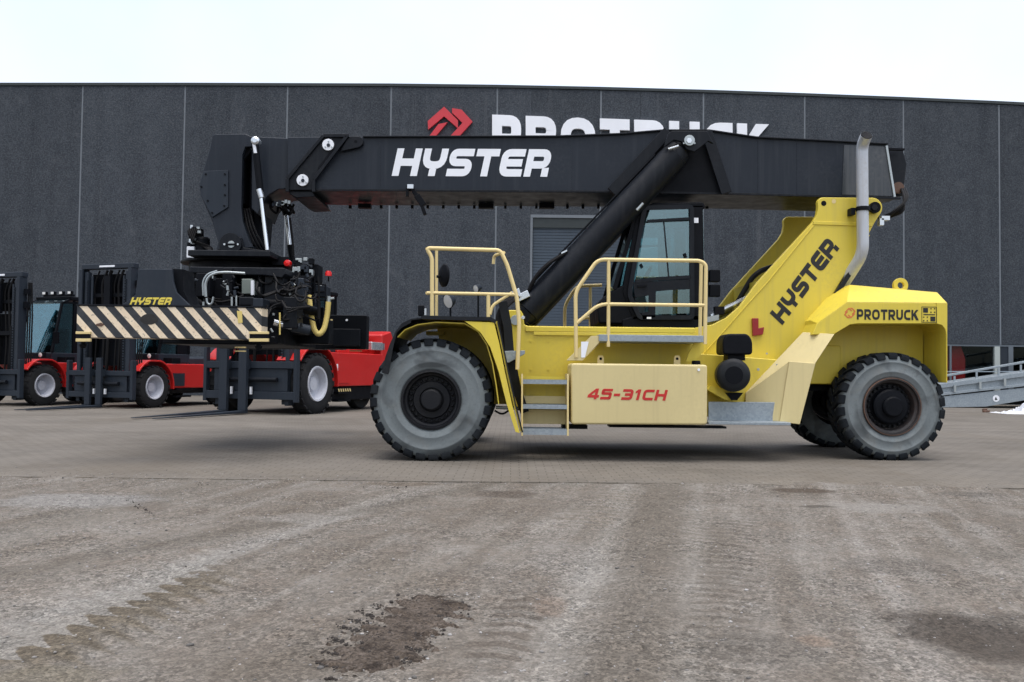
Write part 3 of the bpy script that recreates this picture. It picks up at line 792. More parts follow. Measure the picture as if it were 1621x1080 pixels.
# roller door
rd = MB(); nsl = 62
prof = []
for i in range(nsl):
    z0 = DZ * i / nsl; dz = DZ / nsl
    rd.prism([(DX0 + .12, z0 + .012), (DX1 - .12, z0 + .012), (DX1 - .12, z0 + dz - .006), (DX0 + .12, z0 + dz - .006)], YW + .10 + .0, YW + .14)
rd.box(DX0 + .13, DX1 - .13, YW + .13, YW + .15, .01, DZ - .02)
door = rd.build("roller_door", DOORM, wh)
MB().box(DX0, DX0 + .10, YW - .02, YW + .2, 0, DZ + .0).box(DX1 - .10, DX1, YW - .02, YW + .2, 0, DZ).box(DX0, DX1, YW - .02, YW + .2, DZ - .005, DZ + .12).build("door_frame", SEALM, wh)
MB().box(DX0 + .11, DX1 - .11, YW + .03, YW + .09, DZ - .42, DZ - .02).build("door_header", TRIMM, wh)
# shop windows
def wx(u): return P(u, 600, YW).x
edges = [1440, 1505.5, 1579, 1601, 1668, 1735, 1800, 1880, 1960, 2040, 2120]
fr = MB()
for u in edges:
    w_ = .10 if u in (1579, 1601) else .04
    if u == 1579:
        MB().box(wx(u) - .11, wx(u) + .11, YW - .01, YW + .16, .12, WZ - .08).build("window_mullion", FRAME_L, wh); continue
    fr.box(wx(u) - w_, wx(u) + w_, YW + .02, YW + .16, .12, WZ - .08)
fr.box(WX0, XR - .2, YW + .02, YW + .16, WZ - .08, WZ - .004).box(WX0, XR - .2, YW + .02, YW + .16, .0, .12).box(WX0, XR - .2, YW + .03, YW + .15, .82, .88)
wf = fr.build("window_frame", FRAME_D, wh)
for a, b in zip(edges, edges[1:]):
    if a == 1579:
        MB().box(wx(a) + .1, wx(b) - .1, YW + .05, YW + .12, .12, WZ - .08).build("solid_panel", GREYP, wh)
    else:
        MB().box(wx(a) + .05, wx(b) - .05, YW + .08, YW + .09, .13, WZ - .09).build("window_pane", SHOPGL, wh)

# sign on the wall
YS = YW - .14
sign = root("wall_sign", (P(950, 200, YS).x, YS, P(950, 200, YS).z), "large white PROTRUCK letters and red emblem on the warehouse wall", "sign")
O = P(779, 243, YS); Ue = P(1218, 258.5, YS) - O; Ve = P(779, 181.5, YS) - O
for ch, m_ in letters(O=O, U=Ue, V=Ve, N=(0, 1, 0), t=.13, mb_each=True, **PT):
    m_.build("letter", WHITEP, sign)
def emblem(pt, t, name, mat, parent, thin=1.0):
    H1 = [(-.62, .1), (-.1, .58), (.34, .17), (.34, -.10), (-.1, .28), (-.60, -.22)]
    H2 = [(.12, .55), (.46, .52), (1.0, 0), (.5, -.5), (.1, -.5), (.58, -.02), (.12, .42)]
    H1 = [(-1.0, .02), (-.28, .74), (.38, .12), (.38, -.2), (-.28, .38), (-.97, -.42)]
    H2 = [(.08, .68), (.5, .64), (1.0, .02), (.42, -.72), (.04, -.72), (.52, -.0), (.08, .5)]
    mbs = MB()
    for q in (H1, H2): mbs.loft([pt(x, y, 0) for x, y in q], [pt(x, y, t) for x, y in q])
    return mbs.build(name, mat, parent)
# upper half traced, lower half is its half-turn
ec = P(712, 215.5, YS); eu = (P(748, 215.5, YS) - P(676, 215.5, YS)) / 2; ev = (P(712, 168, YS) - ec)
REDSIGN = paint("red_sign_enamel", (.55, .030, .045), .45, (.3, .05, .05), .2)
e1 = [(-.97, .50), (-.25, .98), (.36, .52), (.36, .26), (-.25, .66), (-.95, .22)]
e2 = [(-.90, .00), (-.50, .40), (-.10, .46), (-.62, .0)]
e3 = [(.10, .93), (.52, .88), (1.0, .48), (.42, .0), (.02, .0), (.56, .44), (.10, .78)]
for k in (1, -1):
    em = MB()
    for q in (e1, e2, e3):
        A = [ec + eu * x * k + ev * y * k for x, y in q]
        em.loft(A, [p + Vector((0, .13, 0)) for p in A])
    em.build("emblem", REDSIGN, sign)

# machine seen behind the shop glass
mx = P(1516, 580, YW + .6)
pm = root("display_truck", (mx.x, YW + 1.4, 0), "red machine parked inside behind the shop windows", "forklift")
MB().prism([(mx.x - 1.6, .5), (mx.x + .30, .5), (mx.x + .32, 1.9), (mx.x + .1, 2.6), (mx.x - 1.2, 2.6), (mx.x - 1.6, 1.6)], YW + .55, YW + 2.2).build("body", REDP, pm, bevel=.05)
for dx in (-1.1, -.1):
    MB().lathe((mx.x + dx, YW + .5, .45), (0, 1, 0), [(.2, 0), (.45, .02), (.45, .38), (.2, .4)], 28, True).build("wheel", TYRED, pm)
MB().box(mx.x + .34, mx.x + .55, YW + .8, YW + 1.9, .15, 2.4).build("mast", SATIN, pm)

# ---------------------------------------------------------------- loading ramp, sheeting, brick on the right
YR = 33.0
rp = root("loading_ramp", (P(1560, 640, YR).x, YR, 0), "galvanised mobile loading ramp with side rail on the paving at right", "ramp")
def rpp(u, v, dy=0): return P(u, v, YR + dy)
def rail_v(u, u0, v0, u1, v1): return v0 + (v1 - v0) * (u - u0) / (u1 - u0)
UA, UB = 1440, 1880
side = PZ([(UA, 646), (1560, 644), (1621, 634), (UB, 592), (UB, rail_v(UB, 1500, 627, 1621, 614)), (UA, rail_v(UA, 1500, 627, 1621, 614))], YR)
MB().prism(side, YR, YR + .06).build("side_plate", GALV, rp, bevel=.006, seg=1)
def slope_bar(m_, v0, v1, y0, y1, h):
    a, b = P(UA, rail_v(UA, 1500, v0, 1621, v1), YR), P(UB, rail_v(UB, 1500, v0, 1621, v1), YR)
    m_.prism([(a.x, a.z - h / 2), (b.x, b.z - h / 2), (b.x, b.z + h / 2), (a.x, a.z + h / 2)], y0, y1)
b_ = MB(); slope_bar(b_, 623, 609.5, YR - .05, YR - .003, .10); b_.build("lower_rail", GALV, rp, bevel=.01)
b_ = MB(); slope_bar(b_, 616, 600, YR + .01, YR + .055, .46); b_.build("upper_side", GALV, rp)
b_ = MB(); slope_bar(b_, 609.5, 592.5, YR - .08, YR + .009, .17); b_.build("deck_edge", GALV, rp, bevel=.01)
b_ = MB(); slope_bar(b_, 612, 595, YR + .07, YR + 2.3, .06); b_.build("deck", GALV, rp)
b_ = MB(); slope_bar(b_, 594.5, 573.5, YR + .0, YR + .05, .09); b_.build("handrail", GALV, rp, bevel=.015)
b_ = MB(); slope_bar(b_, 588.5, 588.5, YR + 2.2, YR + 2.24, .035); b_.build("far_rail", GALV, rp)
for u in (1476, 1511, 1546, 1581, 1616, 1652, 1690, 1740, 1790):
    a, b = P(u, rail_v(u, 1500, 609, 1621, 592), YR + .02), P(u, rail_v(u, 1500, 596, 1621, 575), YR + .02)
    MB().box(a.x - .035, a.x + .035, YR + .005, YR + .04, a.z, b.z - .03).build("rail_post", GALV, rp)
for u in (1478, 1511, 1551, 1590, 1630, 1672):
    a = P(u, rail_v(u, 1500, 622, 1621, 607), YR - .05); b = P(u, rail_v(u, 1500, 611, 1621, 595), YR - .05)
    MB().box(a.x - .05, a.x + .03, YR - .12, YR - .085, a.z, b.z).build("bracket", ZINC, rp)
c_ = P(1577, 631, YR - .01)
dc = MB().disc((c_.x, YR - .012, c_.z), (0, 1, 0), .125, .010, 28).build("badge", WHITEP, rp)
MB().prism([(c_.x - .05, c_.z - .06), (c_.x + .05, c_.z - .05), (c_.x + .02, c_.z - .01), (c_.x - .01, c_.z + .06), (c_.x - .04, c_.z + .02)], YR - .016, YR - .012).build("badge_mark", INK, dc)
wl = G(1490, 646)
MB().box(P(1480, 640, YR).x, P(1830, 640, YR).x, YR + .8, YR + 1.4, .12, .3).build("axle", SATIN, rp)
for u in (1700, 1820):
    c_ = P(u, 640, YR + .5)
    MB().lathe((c_.x, YR + .3, .4), (0, 1, 0), [(.2, 0), (.4, .02), (.4, .26), (.2, .28)], 28, True).build("wheel", TYRED, rp)

def blob_heap(name, spec, mat, label, cat, seed=3):
    r_ = random.Random(seed); mb = MB()
    bm = bmesh.new()
    x0, x1, y0, d, h = spec
    nx, ny = 110, 44; vs = []
    for j in range(ny + 1):
        for i in range(nx + 1):
            s, t_ = i / nx, j / ny
            env = max(0, math.sin(math.pi * min(1, max(0, t_)))) ** .6 * min(1, (s * 2.2) ** 1.3) * (1 if s < .85 else max(0, (1 - s) / .15)) ** .6
            x, y = x0 + (x1 - x0) * s, y0 + d * t_
            n1 = vnoise(np.array([x * 2.6]), np.array([y * 2.6]), seed)[0]; n2 = abs(vnoise(np.array([x * 5. + y * 3]), np.array([y * 4.]), seed + 2)[0]); n3 = abs(vnoise(np.array([x * 11. - y * 5]), np.array([y * 9.]), seed + 1)[0])
            vs.append((x + n1 * .1, y + n2 * .12, max(0.002, h * env * (.42 + 1.1 * n1 - 1.5 * n2 + 1.3 * n3))))
    fs = [[j * (nx + 1) + i, j * (nx + 1) + i + 1, (j + 1) * (nx + 1) + i + 1, (j + 1) * (nx + 1) + i] for j in range(ny) for i in range(nx)]
    o = MB().add(vs, fs).build(name, mat, angle=28)
    return tag(o, label, cat)
g = G(1586, 655)
blob_heap("plastic_sheet", (g.x, P(1700, 640, g.y).x, g.y - .3, 1.3, .46), PLASTIC, "crumpled heap of white plastic sheeting on the paving by the ramp", "plastic sheet")
g = G(1559, 653)
bk = MB()
for k, (dx, dz, an) in enumerate(((0, 0.03, .3), (.12, .035, -.5), (.05, .09, .1))):
    q = Matrix.Rotation(an, 3, 'Z')
    bk.obox((g.x + dx, g.y + k * .05, dz), q @ Vector((.07, 0, .01)), q @ Vector((0, .05, 0)), (0, 0, .03))
tag(bk.build("scrap_piece", RUST, bevel=.012), "small rust red piece of scrap on the paving before the ramp", "scrap")

# ---------------------------------------------------------------- reach stacker
RX = P(1040, 600, 12.6).x
rs = root("reach_stacker", (RX, 13.7, 0), "huge yellow reach stacker with black boom standing in the foreground", "reach stacker")

def tyre(c, Rr, W, rim_r, nl, name_parent, outward, side_m, lug_m, rim_m, rim_kind, phase=0.0):
    """wheel > tyre, tread, rim; c = centre of the outer face plane, outward = -1 faces the camera"""
    c = Vector(c); ax = Vector((0, -outward, 0))            # axis pointing inwards
    wheel = MB()
    wheel.lathe(c, ax, [(.001, .16), (rim_r * .40, .16), (rim_r * .42, .12), (rim_r * .62, .12), (rim_r * .66, .155), (rim_r * .80, .16)], 48)
    hub = wheel
    w = hub.build("wheel", rim_m, name_parent, angle=30)
    rb = MB()
    Rc = Rr * .945
    prof = [(rim_r, .07), (rim_r * 1.03, .03), (rim_r * 1.10, .012), (rim_r + (Rr - rim_r) * .22, .004), (rim_r + (Rr - rim_r) * .24, -.003), (rim_r + (Rr - rim_r) * .28, -.003), (rim_r + (Rr - rim_r) * .30, .002), (rim_r + (Rr - rim_r) * .45, .0), (rim_r + (Rr - rim_r) * .58, .004), (rim_r + (Rr - rim_r) * .60, -.002), (rim_r + (Rr - rim_r) * .63, -.002), (rim_r + (Rr - rim_r) * .65, .005), (Rr * .90, .022), (Rr * .935, .05), (Rc, .11),
            (Rc * 1.004, W / 2), (Rc, W - .11), (Rr * .935, W - .05), (Rr * .9, W - .022), (rim_r + (Rr - rim_r) * .5, W), (rim_r * 1.05, W - .03), (rim_r, W - .07)]
    rb.lathe(c, ax, prof, 96)
    rb.build("tyre", side_m, w, angle=50)
    tr = MB()
    for half in (0, 1):
        for i in range(nl):
            q0 = 2 * math.pi * (i + .5 * half) / nl + phase; dq = 2 * math.pi / nl
            # rows across the width from shoulder to centre, slanting forward
            secs = []
            for s_, k_, (r0, r1) in ((-.006, 0.0, (.872, .935)), (.02, .01, (.875, .972)), (.075, .03, (.90, .994)), (.16, .08, (.93, 1.0)), (.36, .55, (.94, 1.0)), (.50, .70, (.94, 1.0))):
                yy = s_ * W if half == 0 else W - s_ * W
                hw = dq * (.35 if s_ < .2 else .27)
                qc = q0 + dq * k_ * .9
                sec = []
                for (qq, rr) in ((qc - hw * 1.06, r0), (qc + hw * 1.06, r0), (qc + hw, r1), (qc - hw, r1)):
                    sec.append(c + ax * (yy - (.004 if s_ == 0 and half == 0 else 0)) + Vector((math.cos(qq), 0, math.sin(qq))) * Rr * rr)
                secs.append(sec)
            vs = [p for s_ in secs for p in s_]; m = len(secs)
            fs = [[k * 4 + j, k * 4 + (j + 1) % 4, (k + 1) * 4 + (j + 1) % 4, (k + 1) * 4 + j] for k in range(m - 1) for j in range(4)] + [[0, 1, 2, 3], [4 * m - 1, 4 * m - 2, 4 * m - 3, 4 * m - 4]]
            tr.add(vs, fs)
    tr.build("tread", lug_m, w, bevel=.008, seg=1)
    rm = MB()
    if rim_kind == 'front':
        rm.lathe(c, ax, [(rim_r * 1.03, .035), (rim_r * 1.02, .005), (rim_r * .95, .0), (rim_r * .93, .03), (rim_r * .90, .09), (rim_r * .84, .10), (rim_r * .80, .158)], 64)
    else:
        rm.lathe(c, ax, [(rim_r * 1.03, .035), (rim_r * 1.02, .002), (rim_r * .96, .0), (rim_r * .94, .05), (rim_r * .86, .07), (rim_r * .80, .158)], 64)
    rim = rm.build("rim", RIMR if rim_kind == 'rear' else rim_m, w, angle=40)
    if rim_kind == 'rear':
        MB().lathe(c, ax, [(rim_r * 1.03, .03), (rim_r * 1.025, -.003), (rim_r * 1.0, -.005), (rim_r * .992, .03)], 64).build("rim_flange", RUST, rim, angle=40)
    bt = MB()
    nb = 24
    for i in range(nb):
        q = 2 * math.pi * i / nb
        p = c + Vector((math.cos(q), 0, math.sin(q))) * rim_r * .73
        bt.lathe(p + ax * .16, (0, outward, 0), [(.022, 0), (.022, .03), (.012, .045), (.0, .046)], 6)
    hubp = [(rim_r * .36, .17), (rim_r * .36, .02 if rim_kind == 'front' else -.03), (rim_r * .31, .0 if rim_kind == 'front' else -.05), (0, .0 if rim_kind == 'front' else -.052)]
    bt.build("wheel_nuts", RIMK, w)
    hb = MB().lathe(c, ax, hubp, 40)
    if rim_kind == 'rear':
        hb.lathe(c, ax, [(rim_r * .62, .13), (rim_r * .62, .05), (rim_r * .56, .03), (rim_r * .34, .02)], 40)
    hb.build("hub", rim_m if rim_kind == 'front' else SATIN, w, angle=30)
    return w
RF, RR = .813, .765
cf = P(682, 633, 11.6); cr = P(1413, 640, 12.4)
for (yy, out) in ((11.6, -1), (12.22, -1), (15.2, 1), (15.8, 1)):
    tyre((cf.x, yy, RF - .012), RF, .53, .385, 28, rs, out, SIDEW, LUG, RIMK, 'front', .05 if yy < 12 else .13)
for (yy, out) in ((12.4, -1), (15.0, 1)):
    tyre((cr.x, yy, RR - .012), RR, .5, .395, 26, rs, out, SIDEW, LUG, RIMK, 'rear', .1)
MB().lathe((cf.x, 12.75, RF), (0, 1, 0), [(.0, 0), (.3, .0), (.34, .3), (.34, 1.6), (.3, 1.9), (0, 1.9)], 28).build("drive_axle", SATIN, rs)
MB().box(cr.x - .22, cr.x + .22, 12.9, 14.5, RR - .22, RR + .25).build("steer_axle", SATIN, rs, bevel=.04)

# chassis side plates with the boom towers
def circ(u, v, r, a0, a1, n=10):
    return [(u + r * math.cos(R(a)), v - r * math.sin(R(a))) for a in [a0 + (a1 - a0) * i / n for i in range(n + 1)]]
YN0, YN1 = 12.84, 12.94                                      # near tower plate
YF0, YF1 = 14.46, 14.56
tower_px = [(1100, 519), (1128, 514), (1150, 503), (1170, 486), (1200, 446)] + [(1286, 352), (1293, 340), (1295, 328)] + circ(1303, 321, 8.5, 180, 95, 6) + [(1368, 313)] + circ(1381, 329, 16, 88, -35, 10) + [(1385, 352), (1366, 388), (1281, 528), (1250, 572), (1228, 640), (1100, 640)]
tz = PZ(tower_px, YN0)
tw = MB().prism(tz, YN0, YN1).build("boom_tower", YEL, rs, bevel=.012)
tw2 = MB().prism(tz, YF0, YF1).build("boom_tower", YEL, rs, bevel=.012)
def hole_disc(u, v, Y, rpx, name, mat, par, t=.012, n=20):
    c = P(u, v, Y); r = rpx * Y / FOC
    return MB().disc((c.x, Y, c.z), (0, -1, 0), r, t, n).build(name, mat, par, bevel=.003 if r > .02 else 0, seg=1)
hole_disc(1304, 322, YN0 - .001, 4.2, "lifting_eye", SATIN, tw, .003)
hole_disc(1320, 319, YN0 - .001, 3.4, "sticker", RAILC, tw, .002)
# raised front flange and horizontal weld ridge on the near tower
fl = PZ([(1136, 530), (1160, 511), (1180, 487), (1210, 449), (1292, 347), (1286, 344), (1200, 438), (1168, 478), (1146, 500)], YN0 - .02)
for a, b in zip([(1130, 526), (1163, 503), (1182, 480), (1212, 445)], [(1163, 503), (1182, 480), (1212, 445), (1293, 349)]):
    pass
rid = MB()
rp_ = [P(u, v, YN0 - .004) for u, v in ((1112, 562), (1150, 520), (1176, 490), (1216, 446), (1289, 356))]
for a, b in zip(rp_, rp_[1:]):
    rid.beam(a, b, .016, .02, (0, 1, 0))
a, b = P(1287, 353, YN0 - .004), P(1380, 356, YN0 - .004); rid.beam(a, b, .02, .05, (0, 0, 1))
rid.build("weld_ridge", YEL, tw, bevel=.005, seg=1)
# cross members between towers
cm = MB()
for (u, v, h) in ((1205, 470, .5), (1175, 505, .4), (1250, 560, .6)):
    c = P(u, v, YN1); cm.box(c.x - .03, c.x + .03, YN1 + .003, YF0 - .003, c.z - h / 2, c.z + h / 2)
cm.build("cross_member", YEL, rs)
q0, q1 = P(1372, 372, YN1), P(1275, 545, YN1)
MB().loft([(q0.x, YN1 + .003, q0.z), (q0.x + .05, YN1 + .003, q0.z), (q1.x + .05, YN1 + .003, q1.z), (q1.x, YN1 + .003, q1.z)],
          [(q0.x, YF0 - .003, q0.z), (q0.x + .05, YF0 - .003, q0.z), (q1.x + .05, YF0 - .003, q1.z), (q1.x, YF0 - .003, q1.z)]).build("rear_plate", YEL, rs)

YC = 12.55
ch_px = [(792, 514), (797, 494), (803, 491), (824, 491), (828, 497), (830, 514), (836, 516), (1100, 519), (1110, 560), (1240, 570), (1236, 642), (1120, 660), (905, 660), (820, 650), (800, 640), (790, 590)]
chs = MB().prism(PZ(ch_px, YC), YC, YC + .28).build("chassis", YEL, rs, bevel=.014)
cz = PZ([(792, 516), (1100, 519), (1236, 600), (1236, 642), (820, 650), (790, 600)], YC)
MB().prism(cz, 14.57, 14.85).build("chassis", YEL, rs, bevel=.014)
x0, x1 = P(800, 600, YC).x, P(1236, 600, YC).x
MB().box(x0, x1, YC + .29, 14.56, .75, 1.0).build("belly_plate", SATIN, rs)
MB().box(x0 + .3, x0 + .36, YC + .29, 14.56, 1.01, 1.75).box(x1 - 1.5, x1 - 1.44, YC + .29, 14.56, 1.01, 1.7).build("cross_member", YEL, rs)
a, b = P(832, 519, YC - .03), P(1100, 522, YC - .03)
fg = MB().box(a.x, b.x, YC - .03, YC - .003, a.z - .05, a.z + .015).box(P(845, 526, YC).x, b.x, YC - .04, YC - .031, a.z - .10, a.z - .055)
fg.build("top_flange", YEL, rs, bevel=.006, seg=1)
a = P(786, 505, YC); 
# long rear frame from tower to counterweight (dark inside of the wheel arch)
rf = PZ([(1235, 590), (1461, 597), (1461, 480), (1300, 480), (1275, 520)], 13.0)
MB().prism(rf, 13.0, 13.06).build("arch_wall", YEL, rs)
rf2 = PZ([(1285, 600), (1330, 600), (1330, 470), (1285, 470)], 13.1)
MB().box(P(1240, 600, 13.2).x, P(1480, 600, 13.2).x, 13.15, 14.3, .95, 1.35).build("rear_frame", SATIN, rs)
MB().box(P(1268, 600, 13.).x, P(1330, 600, 13.).x, 12.97, 14.6, 1.05, 1.62).build("rear_frame", YEL, rs, bevel=.02)

# counterweight
YK = 12.33; YKF = 15.07
face = [(1286, 531), (1296, 510), (1325, 527)]
low = [(1286, 530), (1321, 529), (1334, 521), (1346, 514), (1358, 513)] + [(1482, 513), (1491, 515.5), (1496, 521), (1498, 530), (1498, 606), (1499.5, 606)]
top = [(1499.5, 478), (1487, 479), (1340, 478.5), (1296, 497)]
cwz = PZ(low + top, YK)
cw = MB()
n = len(cwz)
cwz_top_front = {}
# vertical body up to the chamfer line
cw.prism(PZ([(1286, 530), (1321, 529), (1334, 521), (1346, 514), (1358, 512.5), (1482, 512.5), (1482, 480), (1341, 478.5), (1294, 512)], YK), YK, YKF)
cw.prism(PZ([(1482.3, 512.5), (1491, 515), (1496, 521), (1498, 530), (1498, 606), (1500, 606), (1500, 480), (1482.3, 480)], YK), YK, YKF)
# chamfered cap: lower outline at the face, upper outline set back
lo = [P(u, v, YK) for u, v in ((1294, 512), (1341, 478.3), (1500, 479.8))]
zt = P(1345, 451, YK + .30); zt2 = P(1484, 463, YK + .30); zt3 = P(1322, 456.5, YK + .3); zt0 = P(1288, 509, YK + .22)
x_r = lo[2].x
def cap(y_face, y_top, sgn):
    return [Vector((lo[0].x, y_face, lo[0].z)), Vector((lo[1].x, y_face, lo[1].z)), Vector((lo[2].x, y_face, lo[2].z)),
            Vector((x_r - .02, y_top, zt2.z - .08)), Vector((zt2.x, y_top, zt2.z)), Vector((zt.x, y_top, zt.z)), Vector((lo[0].x + .30, y_top, lo[0].z + .39)), Vector((lo[0].x + .0, y_top, lo[0].z + .06))]
A = cap(YK + .002, YK + .30, 1); B = cap(YKF - .002, YKF - .30, -1)
nA = len(A)
cw.add(A + B, [[0, 1, 6, 7], [1, 5, 6], [1, 2, 4, 5], [2, 3, 4], [8, 15, 14, 9], [9, 14, 13], [9, 13, 12, 10], [10, 12, 11],
               [7, 6, 14, 15], [6, 5, 13, 14], [5, 4, 12, 13], [4, 3, 11, 12], [3, 2, 10, 11], [0, 7, 15, 8]])
cwo = cw.build("counterweight", YEL, rs, bevel=.018, angle=20)
ec_ = P(1425, 452, YK + .45)
er = MB()
for i in range(28):
    q = 2 * math.pi * i / 28; q2 = 2 * math.pi * (i + 1) / 28
    for (r0, r1) in ((.048, .105),):
        A = [Vector((ec_.x + math.cos(x) * r, YK + .42, ec_.z + math.sin(x) * r)) for x, r in ((q, r0), (q, r1), (q2, r1), (q2, r0))]
        er.loft(A, [p + Vector((0, .06, 0)) for p in A])
er.box(ec_.x - .1, ec_.x + .1, YK + .42, YK + .48, ec_.z - .16, ec_.z - .075)
er.build("lifting_eye", YEL, cwo, bevel=.004, seg=1)
O = P(1356.5, 506, YK - .004); letters(O=O, U=P(1454, 507.2, YK - .004) - O, V=P(1356.5, 489.5, YK - .004) - O, N=(0, 1, 0), t=.0025, text=PT['text'], widths=PT['widths'], s=.235, gap=.14).build("lettering", INK, cwo)
k = P(1345.5, 495.5, YK - .004); eu2 = (P(1353.5, 495.6, YK - .004) - k); ev2 = (P(1345.5, 487, YK - .004) - k)
em = MB()
for sg in (1, -1):
    for path in ([(-.95, .1), (-.2, .85), (.35, .35)], [(.1, .9), (.45, .85), (1.0, .3), (.45, -.25)]):
        L_, Q_ = ribbon_quads([(x * sg, y * sg) for x, y in path], .2, False)
        for i in range(len(L_) - 1):
            A = [k + eu2 * p.x + ev2 * p.y for p in (L_[i], L_[i + 1], Q_[i + 1], Q_[i])]
            em.loft(A, [p + Vector((0, .0025, 0)) for p in A])
em.build("emblem", ORANGEP, cwo)
# certificate sticker: framed square with two solid and two dashed blocks
sq = MB()
def sqp(x, y): return P(1459 + 24 * x, 510.5 + .4 * x - 25 * y, YK - .004)
def quad(m_, x0, y0, x1, y1):
    A = [sqp(x0, y0), sqp(x1, y0), sqp(x1, y1), sqp(x0, y1)]; m_.loft(A, [p + Vector((0, .0025, 0)) for p in A])
for e in ((0, 0, 1, .03), (0, .97, 1, 1), (0, .03, .03, .97), (.97, .03, 1, .97)): quad(sq, *e)
quad(sq, .10, .62, .42, .92); quad(sq, .58, .08, .9, .38)
for bx, by in ((.58, .62), (.10, .08)):
    for i in range(3):
        for j in range(3):
            if (i, j) != (1, 1) and (i + j) % 2 == 0: quad(sq, bx + .12 * i, by + .11 * j, bx + .08 + .12 * i, by + .07 + .11 * j)
quad(sq, .12, .47, .88, .53)
sq.build("sticker", INK, cwo)
# gap / light-grey mudguard strip between tower and counterweight
a, b = P(1279, 527, 12.80), P(1345, 440, 12.80)
sp = PZ([(1271, 525), (1321, 529), (1291, 575), (1249, 572)], 12.2)
s1 = MB().loft([P(1271, 526, 12.55), P(1321, 529, 12.15), P(1291, 575, 12.15), P(1180, 622, 12.52)], [P(1271, 526, 12.59), P(1321, 529, 12.19), P(1291, 575, 12.19), P(1180, 622, 12.56)])
s1.loft([P(1249, 572, 12.22), P(1291, 575.3, 12.15), P(1266, 672, 12.15), P(1234, 668, 12.22)], [P(1249, 572, 12.26), P(1291, 575.3, 12.19), P(1266, 672, 12.19), P(1234, 668, 12.26)])
s1.loft([P(1180, 622.5, 12.50), P(1249, 572.3, 12.25), P(1234, 668, 12.25), P(1180, 660, 12.50)], [P(1180, 622.5, 12.54), P(1249, 572.3, 12.29), P(1234, 668, 12.29), P(1180, 660, 12.54)])
s1.build("splash_panel", CREAM, rs, bevel=.006, seg=1)
MB().prism(PZ([(1349, 421), (1354, 425), (1287, 530), (1281, 526)], 12.80), 12.78, 12.83).build("gap_shadow_strip", RUBBERP, rs)  # added black strip, stands in for the shadowed gap behind the tower
st = PZ([(1300, 500), (1312, 484), (1323, 490), (1295, 530), (1282, 528)], 12.75)
MB().prism(PZ([(1279, 529), (1288, 512), (1297, 505), (1292, 531)], 12.7), 12.7, 12.72).build("mud_flap", GALV, rs)

# side tank
YT = 11.75
tk = MB().prism(PZ(rnd([(904, 575), (1120, 577.5), (1120, 673), (904, 672)], 5, 3, True), YT), YT, 12.53).build("side_tank", CREAM, rs, bevel=.03, seg=3)
O = P(929, 632, YT - .004); V_ = P(933.5, 615, YT - .004) - O
letters('45-31cH', [1.0, .95, .62, .95, .58, .95, 1.0], .245, .16, O, P(1053, 634.5, YT - .004) - O, V_, (0, 1, 0), .0025).build("lettering", REDD, tk)
hole_disc(1106, 585.5, YT - .004, 2.2, "plug", WHITEP, tk, .01, 12)
for u in (951, 1072):
    c = P(u, 570, YT + .3); lg = MB().prism(PZ([(u - 5, 578), (u - 5, 567), (u - 3, 563), (u + 3, 563), (u + 5, 567), (u + 5, 578)], YT + .3), YT + .3, YT + .33).build("lifting_eye", RAILC, tk)
    hole_disc(u, 568, YT + .299, 2.2, "eye_hole", SATIN, tk, .003, 12)
c = P(1103, 571, YT + .25); MB().lathe((c.x, YT + .3, c.z - .06), (0, 0, 1), [(0, 0), (.06, 0), (.06, .05), (.05, .06), (0, .06)], 16).build("filler_cap", SATIN, tk)
MB().box(P(965, 680, 12.).x, P(1150, 680, 12.).x, 12.0, 12.3, P(965, 676.5, 12).z, P(965, 673.5, 12).z).box(P(890, 680, 12.).x, P(930, 680, 12.).x, 12.0, 12.3, P(890, 679, 12).z, P(890, 673, 12).z).build("underside_bracket", SATIN, rs)

# walkway platform
wy0, wy1 = 11.78, 12.53
a, b = P(948, 529, wy0), P(1114, 531.5, wy0)
pl = MB().box(a.x, b.x, wy0, wy1, a.z - .095, a.z - .005).build("walkway", GALV, rs, bevel=.006, seg=1)
MB().prism(PZ([(897, 571), (898, 569), (936, 532), (950, 532), (950, 541), (922, 571)], wy0 + .02), wy0 + .02, wy0 + .06).build("bracket", CREAM, rs, bevel=.005, seg=1)
MB().prism(PZ([(897, 571), (936, 532), (952, 533), (952, 541), (922, 571)], 12.4), 12.4, 12.44).build("bracket", CREAM, rs)
MB().prism(PZ([(1114, 541), (1114, 556), (1100, 572), (1086, 572), (1090, 560), (1100, 541)], wy0 + .3), wy0 + .3, wy0 + .34).build("bracket", YEL, rs)
MB().prism(PZ([(920, 541), (932, 541), (926, 566), (920, 566)], wy0 + .01), wy0 + .012, wy0 + .016).build("sticker", WHITEP, rs)

# entry steps
ys0, ys1 = 11.72, 12.2
for u, v0, v1 in ((826.5, 592, 690), (899, 592, 690)):
    MB().prism(PZ([(u - 1.3, v0), (u + 1.3, v0), (u + 1.3, v1), (u - 1.3, v1)], ys0), ys0, ys1).build("step_stringer", RAILC, rs)
for (v0, v1) in ((601, 608.5), (640.5, 648), (679, 689)):
    a, b = P(828, v0, ys0), P(897.6, v1, ys0)
    s_ = MB()
    s_.box(a.x, b.x, ys0 + .004, ys0 + .02, b.z, a.z).box(a.x, b.x, ys0 + .4, ys0 + .42, b.z, a.z)
    nb = 9
    for i in range(nb): s_.box(a.x, b.x, ys0 + .05 + i * .04, ys0 + .055 + i * .04, a.z - .05, a.z - .004)
    for i in range(12): s_.box(a.x + (b.x - a.x) * (i + .5) / 12 - .004, a.x + (b.x - a.x) * (i + .5) / 12 + .004, ys0 + .021, ys0 + .399, a.z - .045, a.z - .012)
    s_.build("step_tread", GALV, rs)
